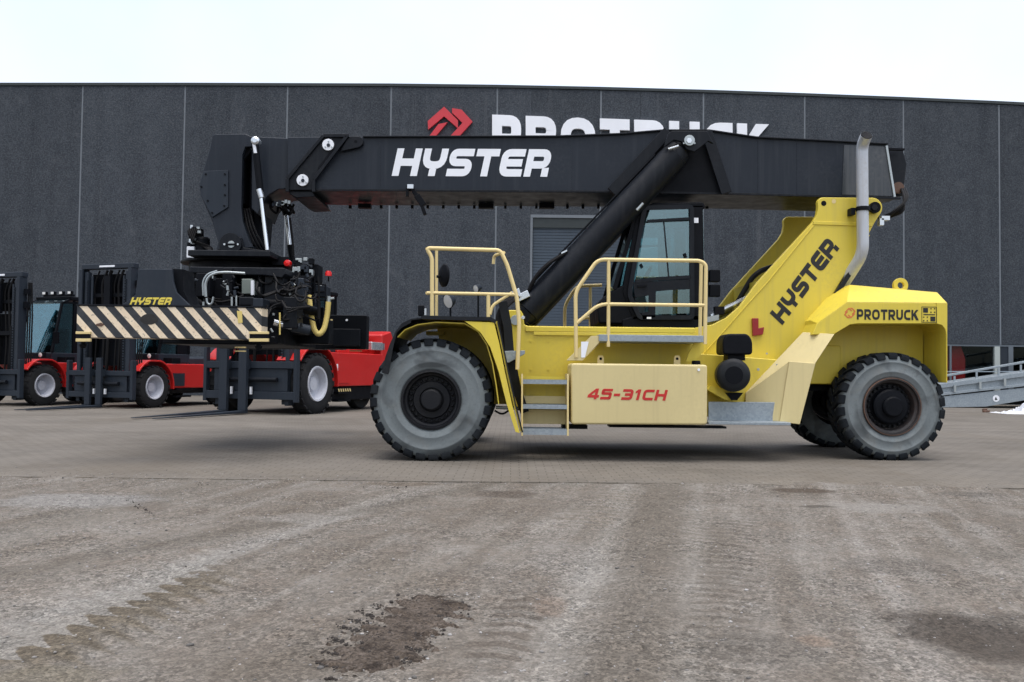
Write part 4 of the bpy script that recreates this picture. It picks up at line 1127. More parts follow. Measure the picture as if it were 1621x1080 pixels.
for (v0, v1) in ((627, 640), (649, 672.5)):
    a, b = P(828, v0, ys0 + .2), P(897, v1, ys0 + .2)
    MB().box(P(828, v0, ys0).x, P(897.6, v0, ys0).x, ys0 + .30, ys0 + .315, b.z, a.z).build("step_riser", CREAM, rs)
a, b = P(828, 608, ys0 + .3), P(897, 630, ys0 + .3)
MB().box(P(828, 600, ys0).x, P(897.6, 600, ys0).x, ys0 + .44, ys0 + .455, P(828, 690, ys0).z + .2, P(828, 596, ys0).z).build("step_back", YEL, rs)

# galvanised rear step
a = P(1121, 637, 12.0)
ga = MB().prism(PZ([(1121.5, 636), (1238, 637), (1232, 668), (1121.5, 668)], 12.3), 12.3, 12.32)
a, b = P(1121.5, 667, 11.95), P(1252, 676, 11.95)
ga.box(a.x, b.x, 11.95, 12.33, b.z + .02, a.z - .005)
ga.build("step_plate", GALV, rs, bevel=.005, seg=1)

# air intake
yi = 12.15
cp = PZ(rnd([(1141, 562), (1141, 540), (1147, 529), (1181, 529), (1188, 540), (1188, 562)], 6, 4, True), yi)
ai = MB().prism(cp, yi - .12, yi + .3).build("air_intake", SATIN, rs, bevel=.03, seg=3)
MB().prism(PZ([(1151, 562), (1178, 562), (1178, 571), (1151, 571)], yi), yi - .05, yi + .2).build("intake_neck", SATIN, ai)
c = P(1155, 594, yi)
MB().lathe((c.x, yi - .22, c.z), (.18, 1, 0), [(0, 0), (.17, 0), (.205, .02), (.225, .05), (.228, .52), (0, .53)], 40).build("air_cleaner", RUBBERP, ai, angle=30)
MB().lathe((c.x + .005, yi - .225, c.z), (.18, 1, 0), [(0, .0), (.12, .0), (.125, .012)], 40).build("cleaner_lid", SATIN, ai)
MB().prism(PZ([(1122, 617), (1128, 611), (1170, 621), (1178, 628), (1160, 634), (1150, 633)], yi), yi + .1, yi + .4).build("bracket", YEL, ai)
MB().prism(PZ([(1150, 622), (1178, 622), (1168, 634), (1160, 634)], yi), yi + .04, yi + .09).build("drain_valve", SATIN, ai)

# red reflector bracket
MB().prism(PZ([(1190, 504), (1200, 504), (1200, 520), (1209, 518), (1207, 530), (1191, 532)], YN0 - .02), YN0 - .05, YN0 - .005).build("reflector", paint("dark_red_reflector", (.26, .012, .012), .35, amount=.2), rs, bevel=.006)
for (u, v) in ((1200, 585), (1198, 611), (1204, 617), (1230, 578)):
    hole_disc(u, v, 12.5, 2.2, "bolt", ZINC, rs, .015, 8)

for (u, v) in ((840, 540), (868, 540), (840, 585), (868, 585), (1138, 600), (1146, 652), (1225, 640), (1212, 560), (1262, 545), (1240, 600)):
    c = P(u, v, YC); MB().disc((c.x, YC - .001 if u < 1000 else 12.495, c.z), (0, -1, 0), .014, .010, 8).build("bolt", ZINC if u > 900 else YEL, chs)
for u in (846, 893, 1118):
    MB().box(P(u, 560, YC).x - .004, P(u, 560, YC).x + .004, YC - .004, YC - .0005, P(u, 640, YC).z, P(u, 528, YC).z).build("weld_seam", YEL, chs)
# exhaust stack
YE = 12.66
pth = [P(u, v, YE) for u, v in ((1371, 211), (1363.5, 230))]
ex_path = rnd([P(1372, 214, YE - .16), P(1364.5, 231, YE), P(1366, 402, YE), P(1330, 458, YE + .35), P(1318, 480, YE + .5)], .16, 6)
ex = MB().tube(ex_path, .083, 20, cap=False).build("exhaust_stack", EXH, rs, angle=60)
MB().tube([ex_path[0] + (ex_path[1] - ex_path[0]) * .001, ex_path[0] + (ex_path[1] - ex_path[0]) * .98], .072, 20).build("exhaust_mouth", SATIN, ex)
c = P(1366, 331, YE); MB().lathe((c.x, YE, c.z - .03), (0, 0, 1), [(.088, 0), (.098, 0), (.098, .06), (.088, .06)], 20).box(c.x - .16, c.x - .1, YE + .02, YE + .17, c.z - .08, c.z + .02).box(c.x - .11, c.x + .18, YE + .1, YE + .12, c.z, c.z + .03).build("pipe_clamp", SATIN, ex)
pn = hole_disc(1383, 329.5, YN0 - .02, 9, "pivot_pin", SATIN, tw, .06, 28)
hole_disc(1384, 329, YN0 - .085, 5, "pin_bolt", RIMK, tw, .02, 6)
# hoses at boom pivot
hs = MB()
for k in range(3):
    hs.tube(rnd([P(1390, 346 + k * 3, 13.2), P(1408 + k * 2, 340 + k, 13.1), P(1424 + 3 * k, 330 + k * 3, 13.0), P(1438 - k * 3, 312, 13.1), P(1433 - 3 * k, 300, 13.4)], .15, 6), .022, 8)
hs.tube(rnd([P(1395, 350, 13.2), P(1415, 336, 13.0), P(1430, 324, 13.0)], .1), .03, 8)
hs.build("hydraulic_hose", HOSEB, rs)
MB().obox(P(1400, 346, 13.), (.06, 0, 0), (0, .05, 0), (0, 0, .03)).obox(P(1394, 352, 13.), (.03, 0, 0), (0, .05, 0), (0, 0, .05)).build("hose_fitting", PIPEW, rs)

# hose bundle and pipes between the towers
hb = MB()
for k in range(5):
    hb.tube(rnd([P(1125, 500 + k * 2, 13.3 + .1 * k), P(1150, 487 + k * 2, 13.3 + .1 * k), P(1190, 468 + 2 * k, 13.3 + .1 * k), P(1240, 440, 13.4 + .1 * k)], .2), .035, 8)
hb.build("steel_pipes", PIPEW, rs)
hb = MB().tube(rnd([P(1168, 478, 13.5), P(1190, 440, 13.5), P(1205, 428, 13.5), P(1228, 421, 13.6)], .3), .04, 10)
hb.obox(P(1138, 492, 13.25), (.07, 0, 0), (0, .06, 0), (0, 0, .06))
hb.build("hydraulic_hose", HOSEB, rs)
c = P(1126, 505, 13.2); MB().obox(c, (.09, 0, .02), (0, .1, 0), (0, 0, .04)).build("valve_block", ZINC, rs)

# ---------------------------------------------------------------- boom
YB0, YB1 = 13.10, 14.30
bm_px = [(455, 217), (560, 216.5), (575, 216.5), (880, 216), (985, 212), (1048, 207), (1122, 207), (1196, 218), (1250, 220), (1404, 228), (1416, 314), (1300, 311), (1145, 307), (960, 304), (780, 303), (500, 301), (455, 300)]
bo = MB().prism(PZ(bm_px, YB0), YB0, YB1).build("boom", BOOMC, rs, bevel=.012)
# top flange
fl = MB()
tp = [(575, 216.5), (880, 216), (985, 212), (1048, 206.5), (1122, 206.5), (1196, 217.5), (1250, 220), (1404, 228)]
zz = PZ(tp, YB0)
for (a, b) in zip(zz, zz[1:]): fl.prism([(a[0], a[1] - .016), (b[0], b[1] - .016), (b[0], b[1] + .005), (a[0], a[1] + .005)], YB0 - .045, YB0 - .002); fl.prism([(a[0], a[1] - .016), (b[0], b[1] - .016), (b[0], b[1] + .005), (a[0], a[1] + .005)], YB1 + .002, YB1 + .045)
zz = PZ([(455, 300), (500, 301), (780, 303), (960, 304), (1145, 307), (1300, 311), (1424, 314.5)], YB0)
for (a, b) in zip(zz, zz[1:]): fl.prism([(a[0], a[1] - .02), (b[0], b[1] - .02), (b[0], b[1] + .012), (a[0], a[1] + .012)], YB0 - .05, YB0 - .002)
fl.build("boom_flange", BLACK, bo, bevel=.004, seg=1)
for u, v0, v1 in ((601, 219, 300), (905, 219, 301), (1200, 221, 307), (1262, 224, 309)):
    A = PZ([(u - .9, v0), (u + .9, v0), (u + .9, v1), (u - .9, v1)], YB0); MB().prism(A, YB0 - .004, YB0 - .0008).build("weld_seam", BOOMC, bo)
# bottom plate bolts
for i in range(24):
    u = 555 + i * 24.5
    c = P(u, 325 + (u - 555) * .012, YB1 - .1); x = c.x
    zb = PZ([(u, 303)], YB0)[0][1] - .012
    MB().box(x - .02, x + .02, YB1 - .16, YB1 - .1, zb - .05, zb).build("wear_pad_bolt", SATIN, bo)
for u, w_ in ((580, .10), (770, .12), (865, .12)):
    c = P(u, 325, YB1 - .1); zb = PZ([(u, 303)], YB0)[0][1] - .012
    MB().box(c.x - w_, c.x + w_, YB1 - .3, YB1 - .18, zb - .07, zb).build("wear_pad", SATIN, bo)
# rear segment plates
MB().prism(PZ([(1336, 229), (1404, 232), (1414, 311), (1333, 308.5)], YB0 - .012), YB0 - .012, YB0 - .001).build("rear_panel", paint("glossy_black_panel", (.030, .036, .044), .22, (.12, .12, .12), .5, streak=True), bo, bevel=.004, seg=1)
MB().beam(P(1403, 231, YB0 - .02), P(1416, 312, YB0 - .02), .03, .03, (0, 1, 0)).build("end_trim", ZINC, bo)
MB().prism(PZ([(1406, 236), (1430, 237), (1436, 260), (1430, 310), (1416, 312)], 13.5), 13.5, 14.0).build("boom_end", BLACK, bo, bevel=.02)
MB().beam(P(1395, 236, 13.35), P(1431, 237, 13.35), .05, .03).build("cable_tray", SATIN, bo)
hole_disc(1421, 298, 13.45, 9, "end_pulley", RUST, bo, .04, 18)
O = P(620, 278.5, YB0 - .004); V_ = P(629.5, 235, YB0 - .004) - O
letters(O=O, U=P(866, 280, YB0 - .004) - O, V=V_, N=(0, 1, 0), t=.0028, **HY).build("lettering", WHITEP, bo)
O = P(1238.5, 515, YN0 - .004); letters(O=O, U=P(1329, 393.5, YN0 - .004) - O, V=P(1218.5, 496, YN0 - .004) - O, N=(0, 1, 0), t=.0028, **HY).build("lettering", INK, tw)
# front collar with two pins
yc0 = YB0 - .07
co_px = [(455, 283), (512, 214.5), (558, 214), (570, 215.5), (575, 224), (570, 232), (545, 238), (497, 288), (498, 302), (519, 336), (500, 332), (478, 330), (455, 306)]
cl = MB().prism(PZ([(457, 284), (513, 216.5), (551, 216), (497, 286), (497, 301), (457, 301)], yc0), yc0, YB0 - .001).build("boom_collar", BLACK, bo, bevel=.008)
rb = MB()
for path in ([(455, 304), (455, 283), (512, 215), (553, 215)], [(496.5, 304), (496.5, 285), (549, 216)]):
    pp = [P(u, v, yc0 - .02) for u, v in path]
    for a, b in zip(pp, pp[1:]): rb.beam(a, b, .05, .035, (0, 1, 0))
rb.build("collar_rib", BLACK, cl, bevel=.006, seg=1)
MB().prism(PZ(rnd([(538, 240), (552, 216), (572, 216), (576, 226), (570, 233)], 5, 4, True), yc0 - .005), yc0 - .005, yc0 + .05).build("collar_lug", BLACK, cl, bevel=.008)
hole_disc(563, 224, yc0 - .006, 2.4, "lug_hole", SATIN, cl, .004, 12)
MB().beam(P(505, 268, yc0 - .006), P(528, 237, yc0 - .006), .05, .012, (0, 1, 0)).build("slot", SATIN, cl)
for u, v in ((520, 230), (479.5, 286)):
    pin = hole_disc(u, v, yc0 - .001, 9.3, "collar_pin", WHITEP, cl, .035, 32)
    hole_disc(u, v, yc0 - .038, 3, "pin_core", GREYP, cl, .014, 6)
    for a in (30, 150, 270):
        hole_disc(u + 5.8 * math.cos(R(a)), v + 5.8 * math.sin(R(a)), yc0 - .0375, 1.3, "pin_bolt", ZINC, cl, .008, 6)
# collar underside
ub = PZ([(455, 301), (497, 302), (520, 336), (497, 331), (480, 329), (462, 315)], YB0)
MB().prism(PZ([(457, 303.5), (495, 303.5), (499, 312), (470, 313.5), (461, 309)], YB0), YB0 - .03, YB1).build("collar_base", BLACK, cl, bevel=.01)
# working lamp on the boom
a, b = P(651, 297, YB0 - .08), P(672, 334, YB0 - .12)
lm = MB().beam(a, P(664, 316, YB0 - .1), .05, .06).beam(P(660, 310, YB0 - .1), P(671, 326, YB0 - .1), .09, .12, (0, 1, 0)).beam(P(668, 326, YB0 - .1), P(673, 340, YB0 - .1), .05, .11, (0, 1, 0)).build("boom_lamp", SATIN, bo, bevel=.008)
MB().obox(P(650, 296, YB0 - .1), (.045, 0, .0), (0, .04, 0), (0, 0, .03)).build("lamp_bracket", PIPEW, lm)
MB().obox(P(645, 303, YB0 - .09), (.02, 0, 0), (0, .03, 0), (0, 0, .08)).build("cable_clip", SATIN, lm)

# inner boom and boom head
YI0, YI1 = 13.22, 14.18
ib = PZ([(398, 216), (458, 219), (458, 298), (440, 300), (425, 309), (415, 322), (408, 340), (398, 330)], YI0)
inn = MB().prism(ib, YI0, YI1).build("inner_boom", BOOMC, bo, bevel=.012)
YH0, YH1 = 13.12, 13.2
head_px = [(336, 214), (341, 212.5), (388, 212), (400, 217), (402, 232), (388, 233), (384, 245), (382, 330), (384, 350), (393, 378), (400, 392), (341, 398), (345, 384), (336, 352), (317.5, 310), (315, 294), (322, 268), (332, 236)]
hz = PZ(head_px, YH0)
hd = MB().prism(hz, YH0, YH1).build("boom_head", BOOMC, rs, bevel=.012)
hd2 = MB().prism(hz, 14.2, 14.28).build("boom_head", BOOMC, rs, bevel=.012)
MB().prism(PZ([(338, 216), (386, 214), (395, 236), (384, 250), (383, 320), (368, 330), (345, 330), (320, 305), (320, 290), (330, 255)], YH0), 13.21, 14.19).build("head_core", SATIN, rs)
MB().prism(PZ([(322, 271), (361, 269), (361, 328), (336, 344), (318, 310), (316, 294)], YH0 - .03), YH0 - .03, YH0 - .001).build("cover_plate", GREYP, hd, bevel=.006)
for u, v in ((326, 276), (356, 276), (319, 296), (356, 293), (329, 318), (356, 309), (355, 326), (336, 337)):
    hole_disc(u, v, YH0 - .031, 1.6, "bolt", SATIN, hd, .01, 8)
pinp = hole_disc(366, 387, YH0 - .07, 17.5, "head_pin", BLACK, hd, .05, 36)
MB().prism(PZ([(338, 405), (340, 396), (349, 392), (352, 376), (366, 369), (382, 376), (386, 392), (428, 398), (432, 402), (432, 407)], YH0 - .06), YH0 - .06, YH0 - .003).build("head_lug", BLACK, hd, bevel=.01)
hole_disc(366, 387, YH0 - .121, 5.6, "pin_plate", ZINC, hd, .008, 28)
MB().prism(PZ([(357, 385.4), (375, 385.4), (375, 388.6), (357, 388.6)], YH0 - .137), YH0 - .137, YH0 - .130).build("pin_keeper", SATIN, hd)
for u in (355.5, 376.5): hole_disc(u, 387, YH0 - .121, 1.7, "bolt", PIPEW, hd, .012, 8)
MB().prism(PZ([(383, 245), (398, 233), (400, 330), (398, 375), (384, 340)], 13.5), 13.5, 14.0).build("head_web", SATIN, rs)
MB().prism(PZ([(400, 320), (416, 326), (420, 345), (416, 390), (398, 390)], 13.55), 13.55, 14.0).build("boom_underarm", SATIN, rs, bevel=.03)
# tilt cylinders
def ram(p0, p1, p2, r0, r1, par, name="tilt_cylinder", m0=SATIN):
    c_ = MB().tube([p0, p1], r0, 16).build(name, m0, par, angle=40)
    MB().tube([p1, p2], r1, 14).build("piston_rod", CHROME, c_, angle=40)
    return c_
t1 = ram(P(403.5, 224, 13.02), P(412, 302, 13.02), P(423, 396, 13.02), .05, .031, rs)
MB().lathe((P(403, 222, 12.93).x, 12.93, P(403, 222, 12.93).z), (0, 1, 0), [(0, 0), (.035, .0), (.06, .02), (.06, .14), (0, .14)], 20).build("cylinder_eye", PIPEW, t1)
MB().tube([P(402, 228, 12.98), P(404.5, 243, 12.98)], .025, 10).build("label_plate", WHITEP, t1)
MB().tube([P(410, 300, 13.0), P(414, 313, 13.0)], .045, 12).build("rod_gland", PIPEW, t1)
MB().lathe((P(422, 401, 12.95).x, 12.95, P(422, 401, 12.95).z), (0, 1, 0), [(0, 0), (.03, 0), (.03, .1)], 14).build("cylinder_eye", ZINC, t1)
t2 = ram(P(446, 320, 14.3), P(453, 340, 14.3), P(460, 398, 14.3), .05, .03, rs)
MB().tube([P(459, 388, 14.3), P(463, 415, 14.3)], .05, 10).build("rod_end", SATIN, t2)
hb = MB(); r_ = random.Random(4)
for k in range(7):
    u = 424 + r_.random() * 38; v = 318 + r_.random() * 10
    hb.tube(rnd([P(u, v, 13.5), P(u + r_.uniform(-8, 8), v + 10, 13.4), P(u + r_.uniform(-6, 10), v + r_.uniform(5, 25), 13.5), P(u + r_.uniform(-15, 15), v + 4, 13.6)], .08), .018, 6)
hb.build("hydraulic_hose", HOSEB, rs)
hb = MB()
for k in range(3):
    hb.tube(rnd([P(386 + k * 4, 330, 13.3), P(392 + k * 5, 362, 13.2), P(402 + k * 6, 385, 13.2), P(412 + 5 * k, 400, 13.25)], .2), .016, 6)
hb.build("hydraulic_hose", HOSEB, rs)
for k in range(10):
    u = 432 + r_.random() * 26; v = 319 + r_.random() * 8
    MB().obox(P(u, v, 13.35), (.02, 0, 0), (0, .02, 0), (0, 0, .025)).build("hose_fitting", GREYP if k % 2 else ZINC, rs)

# lift cylinders and their lugs
lp = MB().prism(PZ([(970, 303), (1057, 209), (1121, 209), (1150, 305)], YB0 - .05), YB0 - .05, YB0 - .001).build("cylinder_bracket", SATIN, bo, bevel=.006)
rb = MB()
for a, b in (((968, 304), (1058, 208)), ((1118, 208), (1150, 306))):
    rb.beam(P(*a, YB0 - .12), P(*b, YB0 - .12), .16, .045, (0, 1, 0))
rb.build("bracket_rib", BLACK, lp, bevel=.006, seg=1)
lug = PZ([(1050, 235), (1056, 214), (1062, 209), (1118, 209), (1128, 229), (1120, 225), (1110, 233), (1098, 242), (1086, 238), (1078, 226), (1066, 223), (1056, 230)], 12.78)
MB().prism(lug, 12.72, 12.78).build("cylinder_lug", BLACK, lp, bevel=.008)
hole_disc(1091, 223, 12.715, 8.5, "lug_pin", ZINC, lp, .03, 28)
hole_disc(1091, 223, 12.68, 4.5, "pin_core", PIPEW, lp, .012, 6)
for a in (200, 340): hole_disc(1091 + 9 * math.cos(R(a)), 224 - 9 * math.sin(R(a)), 12.715, 1.5, "pin_bolt", ZINC, lp, .012, 8)
for (Y, s_) in ((12.92, 0), (14.48, 1)):
    a, b = P(826, 503, 12.92), P(1091, 223, 12.92); a = Vector((a.x, Y, a.z)); b = Vector((b.x, Y, b.z)); d = (b - a).normalized(); L = (b - a).length
    lc = MB().tube([a, a + d * .12, a + d * .13, a + d * (L - .32), a + d * (L - .31), a + d * (L - .2)], [.17, .20, .215, .205, .19, .17], 32).build("lift_cylinder", BLACK, rs, angle=25)
    MB().tube([a + d * (L - .2), b], .12, 20).build("piston_rod", SATIN, lc)
    MB().lathe((a.x, Y - .26, a.z), (0, 1, 0), [(0, 0), (.11, 0), (.11, .5), (0, .5)], 24).build("cylinder_eye", SATIN, lc)
    sd = Vector((-d.z, 0, d.x))
    if s_ == 0:
        MB().tube([a + d * .5 + sd * .235 + Vector((0, -.03, 0)), a + d * (L - .5) + sd * .225 + Vector((0, -.03, 0))], .014, 8).build("cylinder_pipe", SATIN, lc)
        hz_ = rnd([P(836, 462, 12.8), P(846, 440, 12.75), P(866, 418, 12.75), P(898, 399, 12.8)], .25)
        MB().tube(hz_, .028, 8).tube([p + Vector((.02, .06, .02)) for p in hz_], .024, 8).build("hydraulic_hose", HOSEB, lc)
        MB().obox(P(826, 470, 12.75), (.10, 0, .05), (0, .05, 0), (-.02, 0, .045)).obox(P(818, 466, 12.7), (.05, 0, .03), (0, .04, 0), (-.02, 0, .06)).build("valve_block", PIPEW, lc, bevel=.008)
        MB().obox(P(893, 399, 12.78), (.04, 0, .02), (0, .02, 0), (0, 0, .012)).build("hose_fitting", PIPEW, lc)
        MB().tube([P(1058, 236, 12.7), P(1074, 231, 12.7)], .015, 8).build("grease_line", PIPEW, lc)
        MB().tube([P(1008, 333, 12.7), P(1018, 322, 12.7)], .02, 8).build("hose_clip", ZINC, lc)
hole_disc(816, 507, YC - .005, 8, "cylinder_pin", ZINC, chs, .03, 24)
hole_disc(828, 503, YC - .03, 3, "bolt", PIPEW, chs, .03, 10)

# ---------------------------------------------------------------- cab
YA0, YA1 = 12.98, 14.42
dy = 0
outl = [(1025, 325), (1034, 321), (1112, 319), (1117, 324), (1119, 345), (1121, 470), (1119, 505), (1010, 512), (1003, 508), (989, 488), (952, 486), (951, 478), (965, 462), (984, 452), (990, 420), (1008, 350)]
cab = MB().prism(PZ([(1025, 325), (1034, 321), (1112, 319), (1117, 324), (1116, 331), (1023, 332)], YA0), YA0, YA1).build("cab", SATIN, rs, bevel=.03, seg=3)
# lower tub and nose
MB().prism(PZ([(1004, 500), (1117, 498), (1118, 520), (985, 522), (985, 506)], YA0), YA0, YA1).build("cab_floor", SATIN, cab, bevel=.02)
MB().prism(PZ([(948, 512), (946, 490), (951, 478), (966, 462), (990, 449), (1003, 500), (1003, 514)], YA0 + .02), YA0 + .02, YA1 - .02).build("cab_nose", SATIN, cab, bevel=.03, seg=3)
fr = MB()
def strip(m_, path, w_, y0, y1, closed=False):
    zz = PZ(path, YA0); L_, Q_ = ribbon_quads(zz, w_, closed)
    n = len(L_)
    for i in range(n if closed else n - 1):
        j = (i + 1) % n
        m_.loft([Vector((p.x, y0, p.y)) for p in (L_[i], L_[j], Q_[j], Q_[i])], [Vector((p.x, y1, p.y)) for p in (L_[i], L_[j], Q_[j], Q_[i])])
for (y0, y1) in ((YA0, YA0 + .10), (YA1 - .10, YA1)):
    for pp_, w__ in (([(1026, 326), (1012, 352), (994, 440), (992, 462), (1008, 504)], .10), ([(1104, 326), (1107, 506)], .16)):
        fr = MB(); strip(fr, pp_, w__, y0, y1); fr.build("cab_pillar", SATIN, cab)
db = MB(); y0, y1 = YA0 - .05, YA0 - .012
outer = rnd([(1020, 330), (1094, 328), (1095, 503), (1012, 503), (996, 468), (998, 452), (1002, 430)], 5, 4, True)
strip(db, outer, .065, y0, y1, True)
strip(db, [(1024, 351), (1091, 347)], .04, y0, y1)
strip(db, [(1005, 446), (1040, 442), (1092, 439)], .05, y0, y1)
db.prism(PZ([(1003, 447), (1040, 445), (1092, 442), (1092, 458), (1060, 459), (1020, 463), (1004, 464)], y0), y0 + .006, y1 - .006)
strip(db, [(1050, 351), (1058, 441)], .018, y0 + .005, y1)
strip(db, [(1004, 466), (1032, 462), (1031, 498), (1016, 501)], .10, y0, y1)
dr = db.build("door", BLACK, cab)
MB().prism(PZ([(1029, 332), (1090, 330), (1090, 347), (1023, 350)], y0), YA0 - .036, YA0 - .030).build("visor_glass", GLASS, dr)
MB().prism(PZ([(1022, 353), (1091, 350), (1091, 437), (1006, 446)], y0), YA0 - .034, YA0 - .028).build("door_glass", GLASS, dr)
MB().prism(PZ([(1020, 464), (1060, 459), (1092, 458), (1092, 496), (1030, 498)], y0), YA0 - .034, YA0 - .028).build("lower_glass", GLASS, dr)
for u0, v0, u1, v1 in ((1009, 453, 1024, 452), (1084, 401, 1086, 408), (1014, 418, 1017, 424)):
    MB().beam(P(u0, v0, y0 - .02), P(u1, v1, y0 - .02), .03, .03).build("handle", SATIN, dr)
MB().tube([P(1075, 459, YA0 + .05), P(1075, 497, YA0 + .05)], .016, 6).tube([P(1082, 459, YA0 + .05), P(1082, 497, YA0 + .05)], .016, 6).build("grab_bar", SATIN, cab)
MB().prism(PZ([(1097.5, 345), (1105.5, 345), (1105.5, 353), (1097.5, 353)], YA0 - .01), YA0 - .012, YA0 - .003).build("sticker", WHITEP, cab)
MB().prism(PZ([(1024, 502), (1031, 502), (1031, 505), (1024, 505)], YA0 - .06), YA0 - .06, YA0 - .055).build("sticker", WHITEP, cab)
# far side glass, rear glass, windscreen
MB().prism(PZ([(1026, 334), (1096, 331), (1098, 496), (1016, 498), (996, 462), (998, 440), (1012, 352)], YA0), YA1 - .06, YA1 - .054).build("side_glass", GLASS, cab)
a, b = P(1113, 331, YA0), P(1117, 498, YA0)
MB().loft([(a.x + .005, YA0 + .05, a.z), (a.x + .012, YA0 + .05, a.z), (b.x + .012, YA0 + .05, b.z), (b.x + .005, YA0 + .05, b.z)],
          [(a.x + .005, YA1 - .05, a.z), (a.x + .012, YA1 - .05, a.z), (b.x + .012, YA1 - .05, b.z), (b.x + .005, YA1 - .05, b.z)]).build("rear_glass", GLASS, cab)
w0, w1 = P(1010, 334, YA0), P(973, 458, YA0)
ws = MB(); dv = Vector((.006, 0, .003))
A_ = [Vector((w0.x, YA0 + .08, w0.z)), Vector((w0.x, YA1 - .08, w0.z)), Vector((w1.x, YA1 - .08, w1.z)), Vector((w1.x, YA0 + .08, w1.z))]
ws.loft(A_, [p + dv for p in A_]); ws.build("windscreen", GLASS, cab)
fr = MB()
for yy in (YA0 + .05, YA1 - .05): fr.beam((w0.x, yy, w0.z), (w1.x, yy, w1.z), .06, .06, (0, 1, 0))
fr.beam((w0.x, YA0 + .05, w0.z), (w0.x, YA1 - .05, w0.z), .07, .07).beam((w0.x, YA0 + .05, w0.z), P(1028, 327, YA0 + .05), .06, .08, (0, 1, 0)).beam((w0.x, YA1 - .05, w0.z), Vector((P(1028, 327, YA0).x, YA1 - .05, P(1028, 327, YA0).z)), .06, .08, (0, 1, 0))
fr.build("windscreen_frame", SATIN, cab)
MB().tube([P(985, 458, YA0 + .1), P(1000, 390, YA0 + .3), P(1004, 368, YA0 + .34)], .012, 6).build("wiper", SATIN, cab)
# inside
sx = P(1066, 470, 13.6)
se = MB().box(sx.x - .28, sx.x + .22, 13.45, 13.95, sx.z - .1, sx.z + .03).loft([(sx.x + .12, 13.45, sx.z + .03), (sx.x + .24, 13.45, sx.z + .03), (sx.x + .34, 13.45, sx.z + .72), (sx.x + .24, 13.45, sx.z + .72)],
    [(sx.x + .12, 13.95, sx.z + .03), (sx.x + .24, 13.95, sx.z + .03), (sx.x + .34, 13.95, sx.z + .72), (sx.x + .24, 13.95, sx.z + .72)])
se.box(sx.x - .15, sx.x - .05, 13.6, 13.8, sx.z - .4, sx.z - .11)
se.build("seat", SEATC, cab, bevel=.04, seg=3)
wc = P(1022, 440, 13.7); sw = []
for i in range(25):
    q = 2 * math.pi * i / 24; sw.append(Vector((wc.x + .08 * math.cos(q), 13.7 + .2 * math.sin(q), wc.z + .17 * math.cos(q))))
MB().tube(sw, .016, 8).tube([wc, Vector((wc.x - .12, 13.7, wc.z - .35))], .03, 8).build("steering_wheel", SATIN, cab)
MB().box(P(1000, 470, 13.6).x, P(1018, 470, 13.6).x, 13.3, 14.1, P(1000, 500, 13.6).z, P(1000, 455, 13.6).z).build("dashboard", TRIMG, cab, bevel=.03)
MB().box(P(1086, 440, 13.6).x, P(1098, 440, 13.6).x, 13.2, 13.4, P(1086, 470, 13.6).z, P(1086, 380, 13.6).z).box(P(1050, 345, 13.6).x, P(1096, 345, 13.6).x, 13.4, 14.2, P(1050, 350, 13.6).z, P(1050, 338, 13.6).z).build("cab_trim", TRIMG, cab, bevel=.02)
a, b = P(1123, 427, 13.2), P(1140, 470, 13.2)
mi = MB().box(a.x, b.x, 13.18, 13.3, (a.z + b.z) / 2 + .02, a.z).box(a.x, b.x, 13.18, 13.3, b.z, (a.z + b.z) / 2 - .02).box(a.x - .06, a.x - .003, 13.22, 13.26, (a.z + b.z) / 2 - .05, (a.z + b.z) / 2 + .05).build("rear_mirror", SATIN, cab, bevel=.015)
MB().box(P(985, 520, 13.2).x, P(1105, 520, 13.2).x, 13.05, 14.3, P(985, 524, 13.2).z, P(985, 516, 13.2).z).build("cab_mount", BLACK, cab)

# ---------------------------------------------------------------- front fender
YFE0, YFE1 = 11.46, 12.96
def fz(pts): return PZ(pts, YFE0)
prof_front = [(604, 590), (610, 565), (617, 545), (626, 525), (636, 512), (650, 505), (668, 502.5)]
prof_top = [(668, 502.5), (700, 503.5), (750, 505), (775, 505), (783, 509)]
prof_back = [(783, 509), (790, 540), (800, 590), (811, 640), (822, 684)]
fe = MB().sheet(fz(prof_front), YFE0, YFE1, .018).build("front_fender", RUBBERP, rs)
MB().sheet([(x, z - .0) for x, z in fz(prof_top)], YFE0, YFE1, .02).build("fender_deck", YEL, fe)
MB().sheet([(x, z - .022) for x, z in fz(prof_top)], YFE0 - .006, YFE0 + .05, -.046).build("fender_lip", RUBBERP, fe)
MB().box(fz([(666, 503)])[0][0], fz([(778, 503)])[0][0], YFE0 + .06, YFE1, fz([(700, 503.5)])[0][1] + .006, fz([(700, 503.5)])[0][1] + .024).build("deck_plate", SATIN, fe)
MB().prism(fz(prof_front[:6] + [(651, 511), (636, 519), (628, 527), (622, 552), (614.5, 593)]), YFE0 + .002, YFE0 + .03).build("skirt_cheek", RUBBERP, fe, bevel=.004, seg=1)
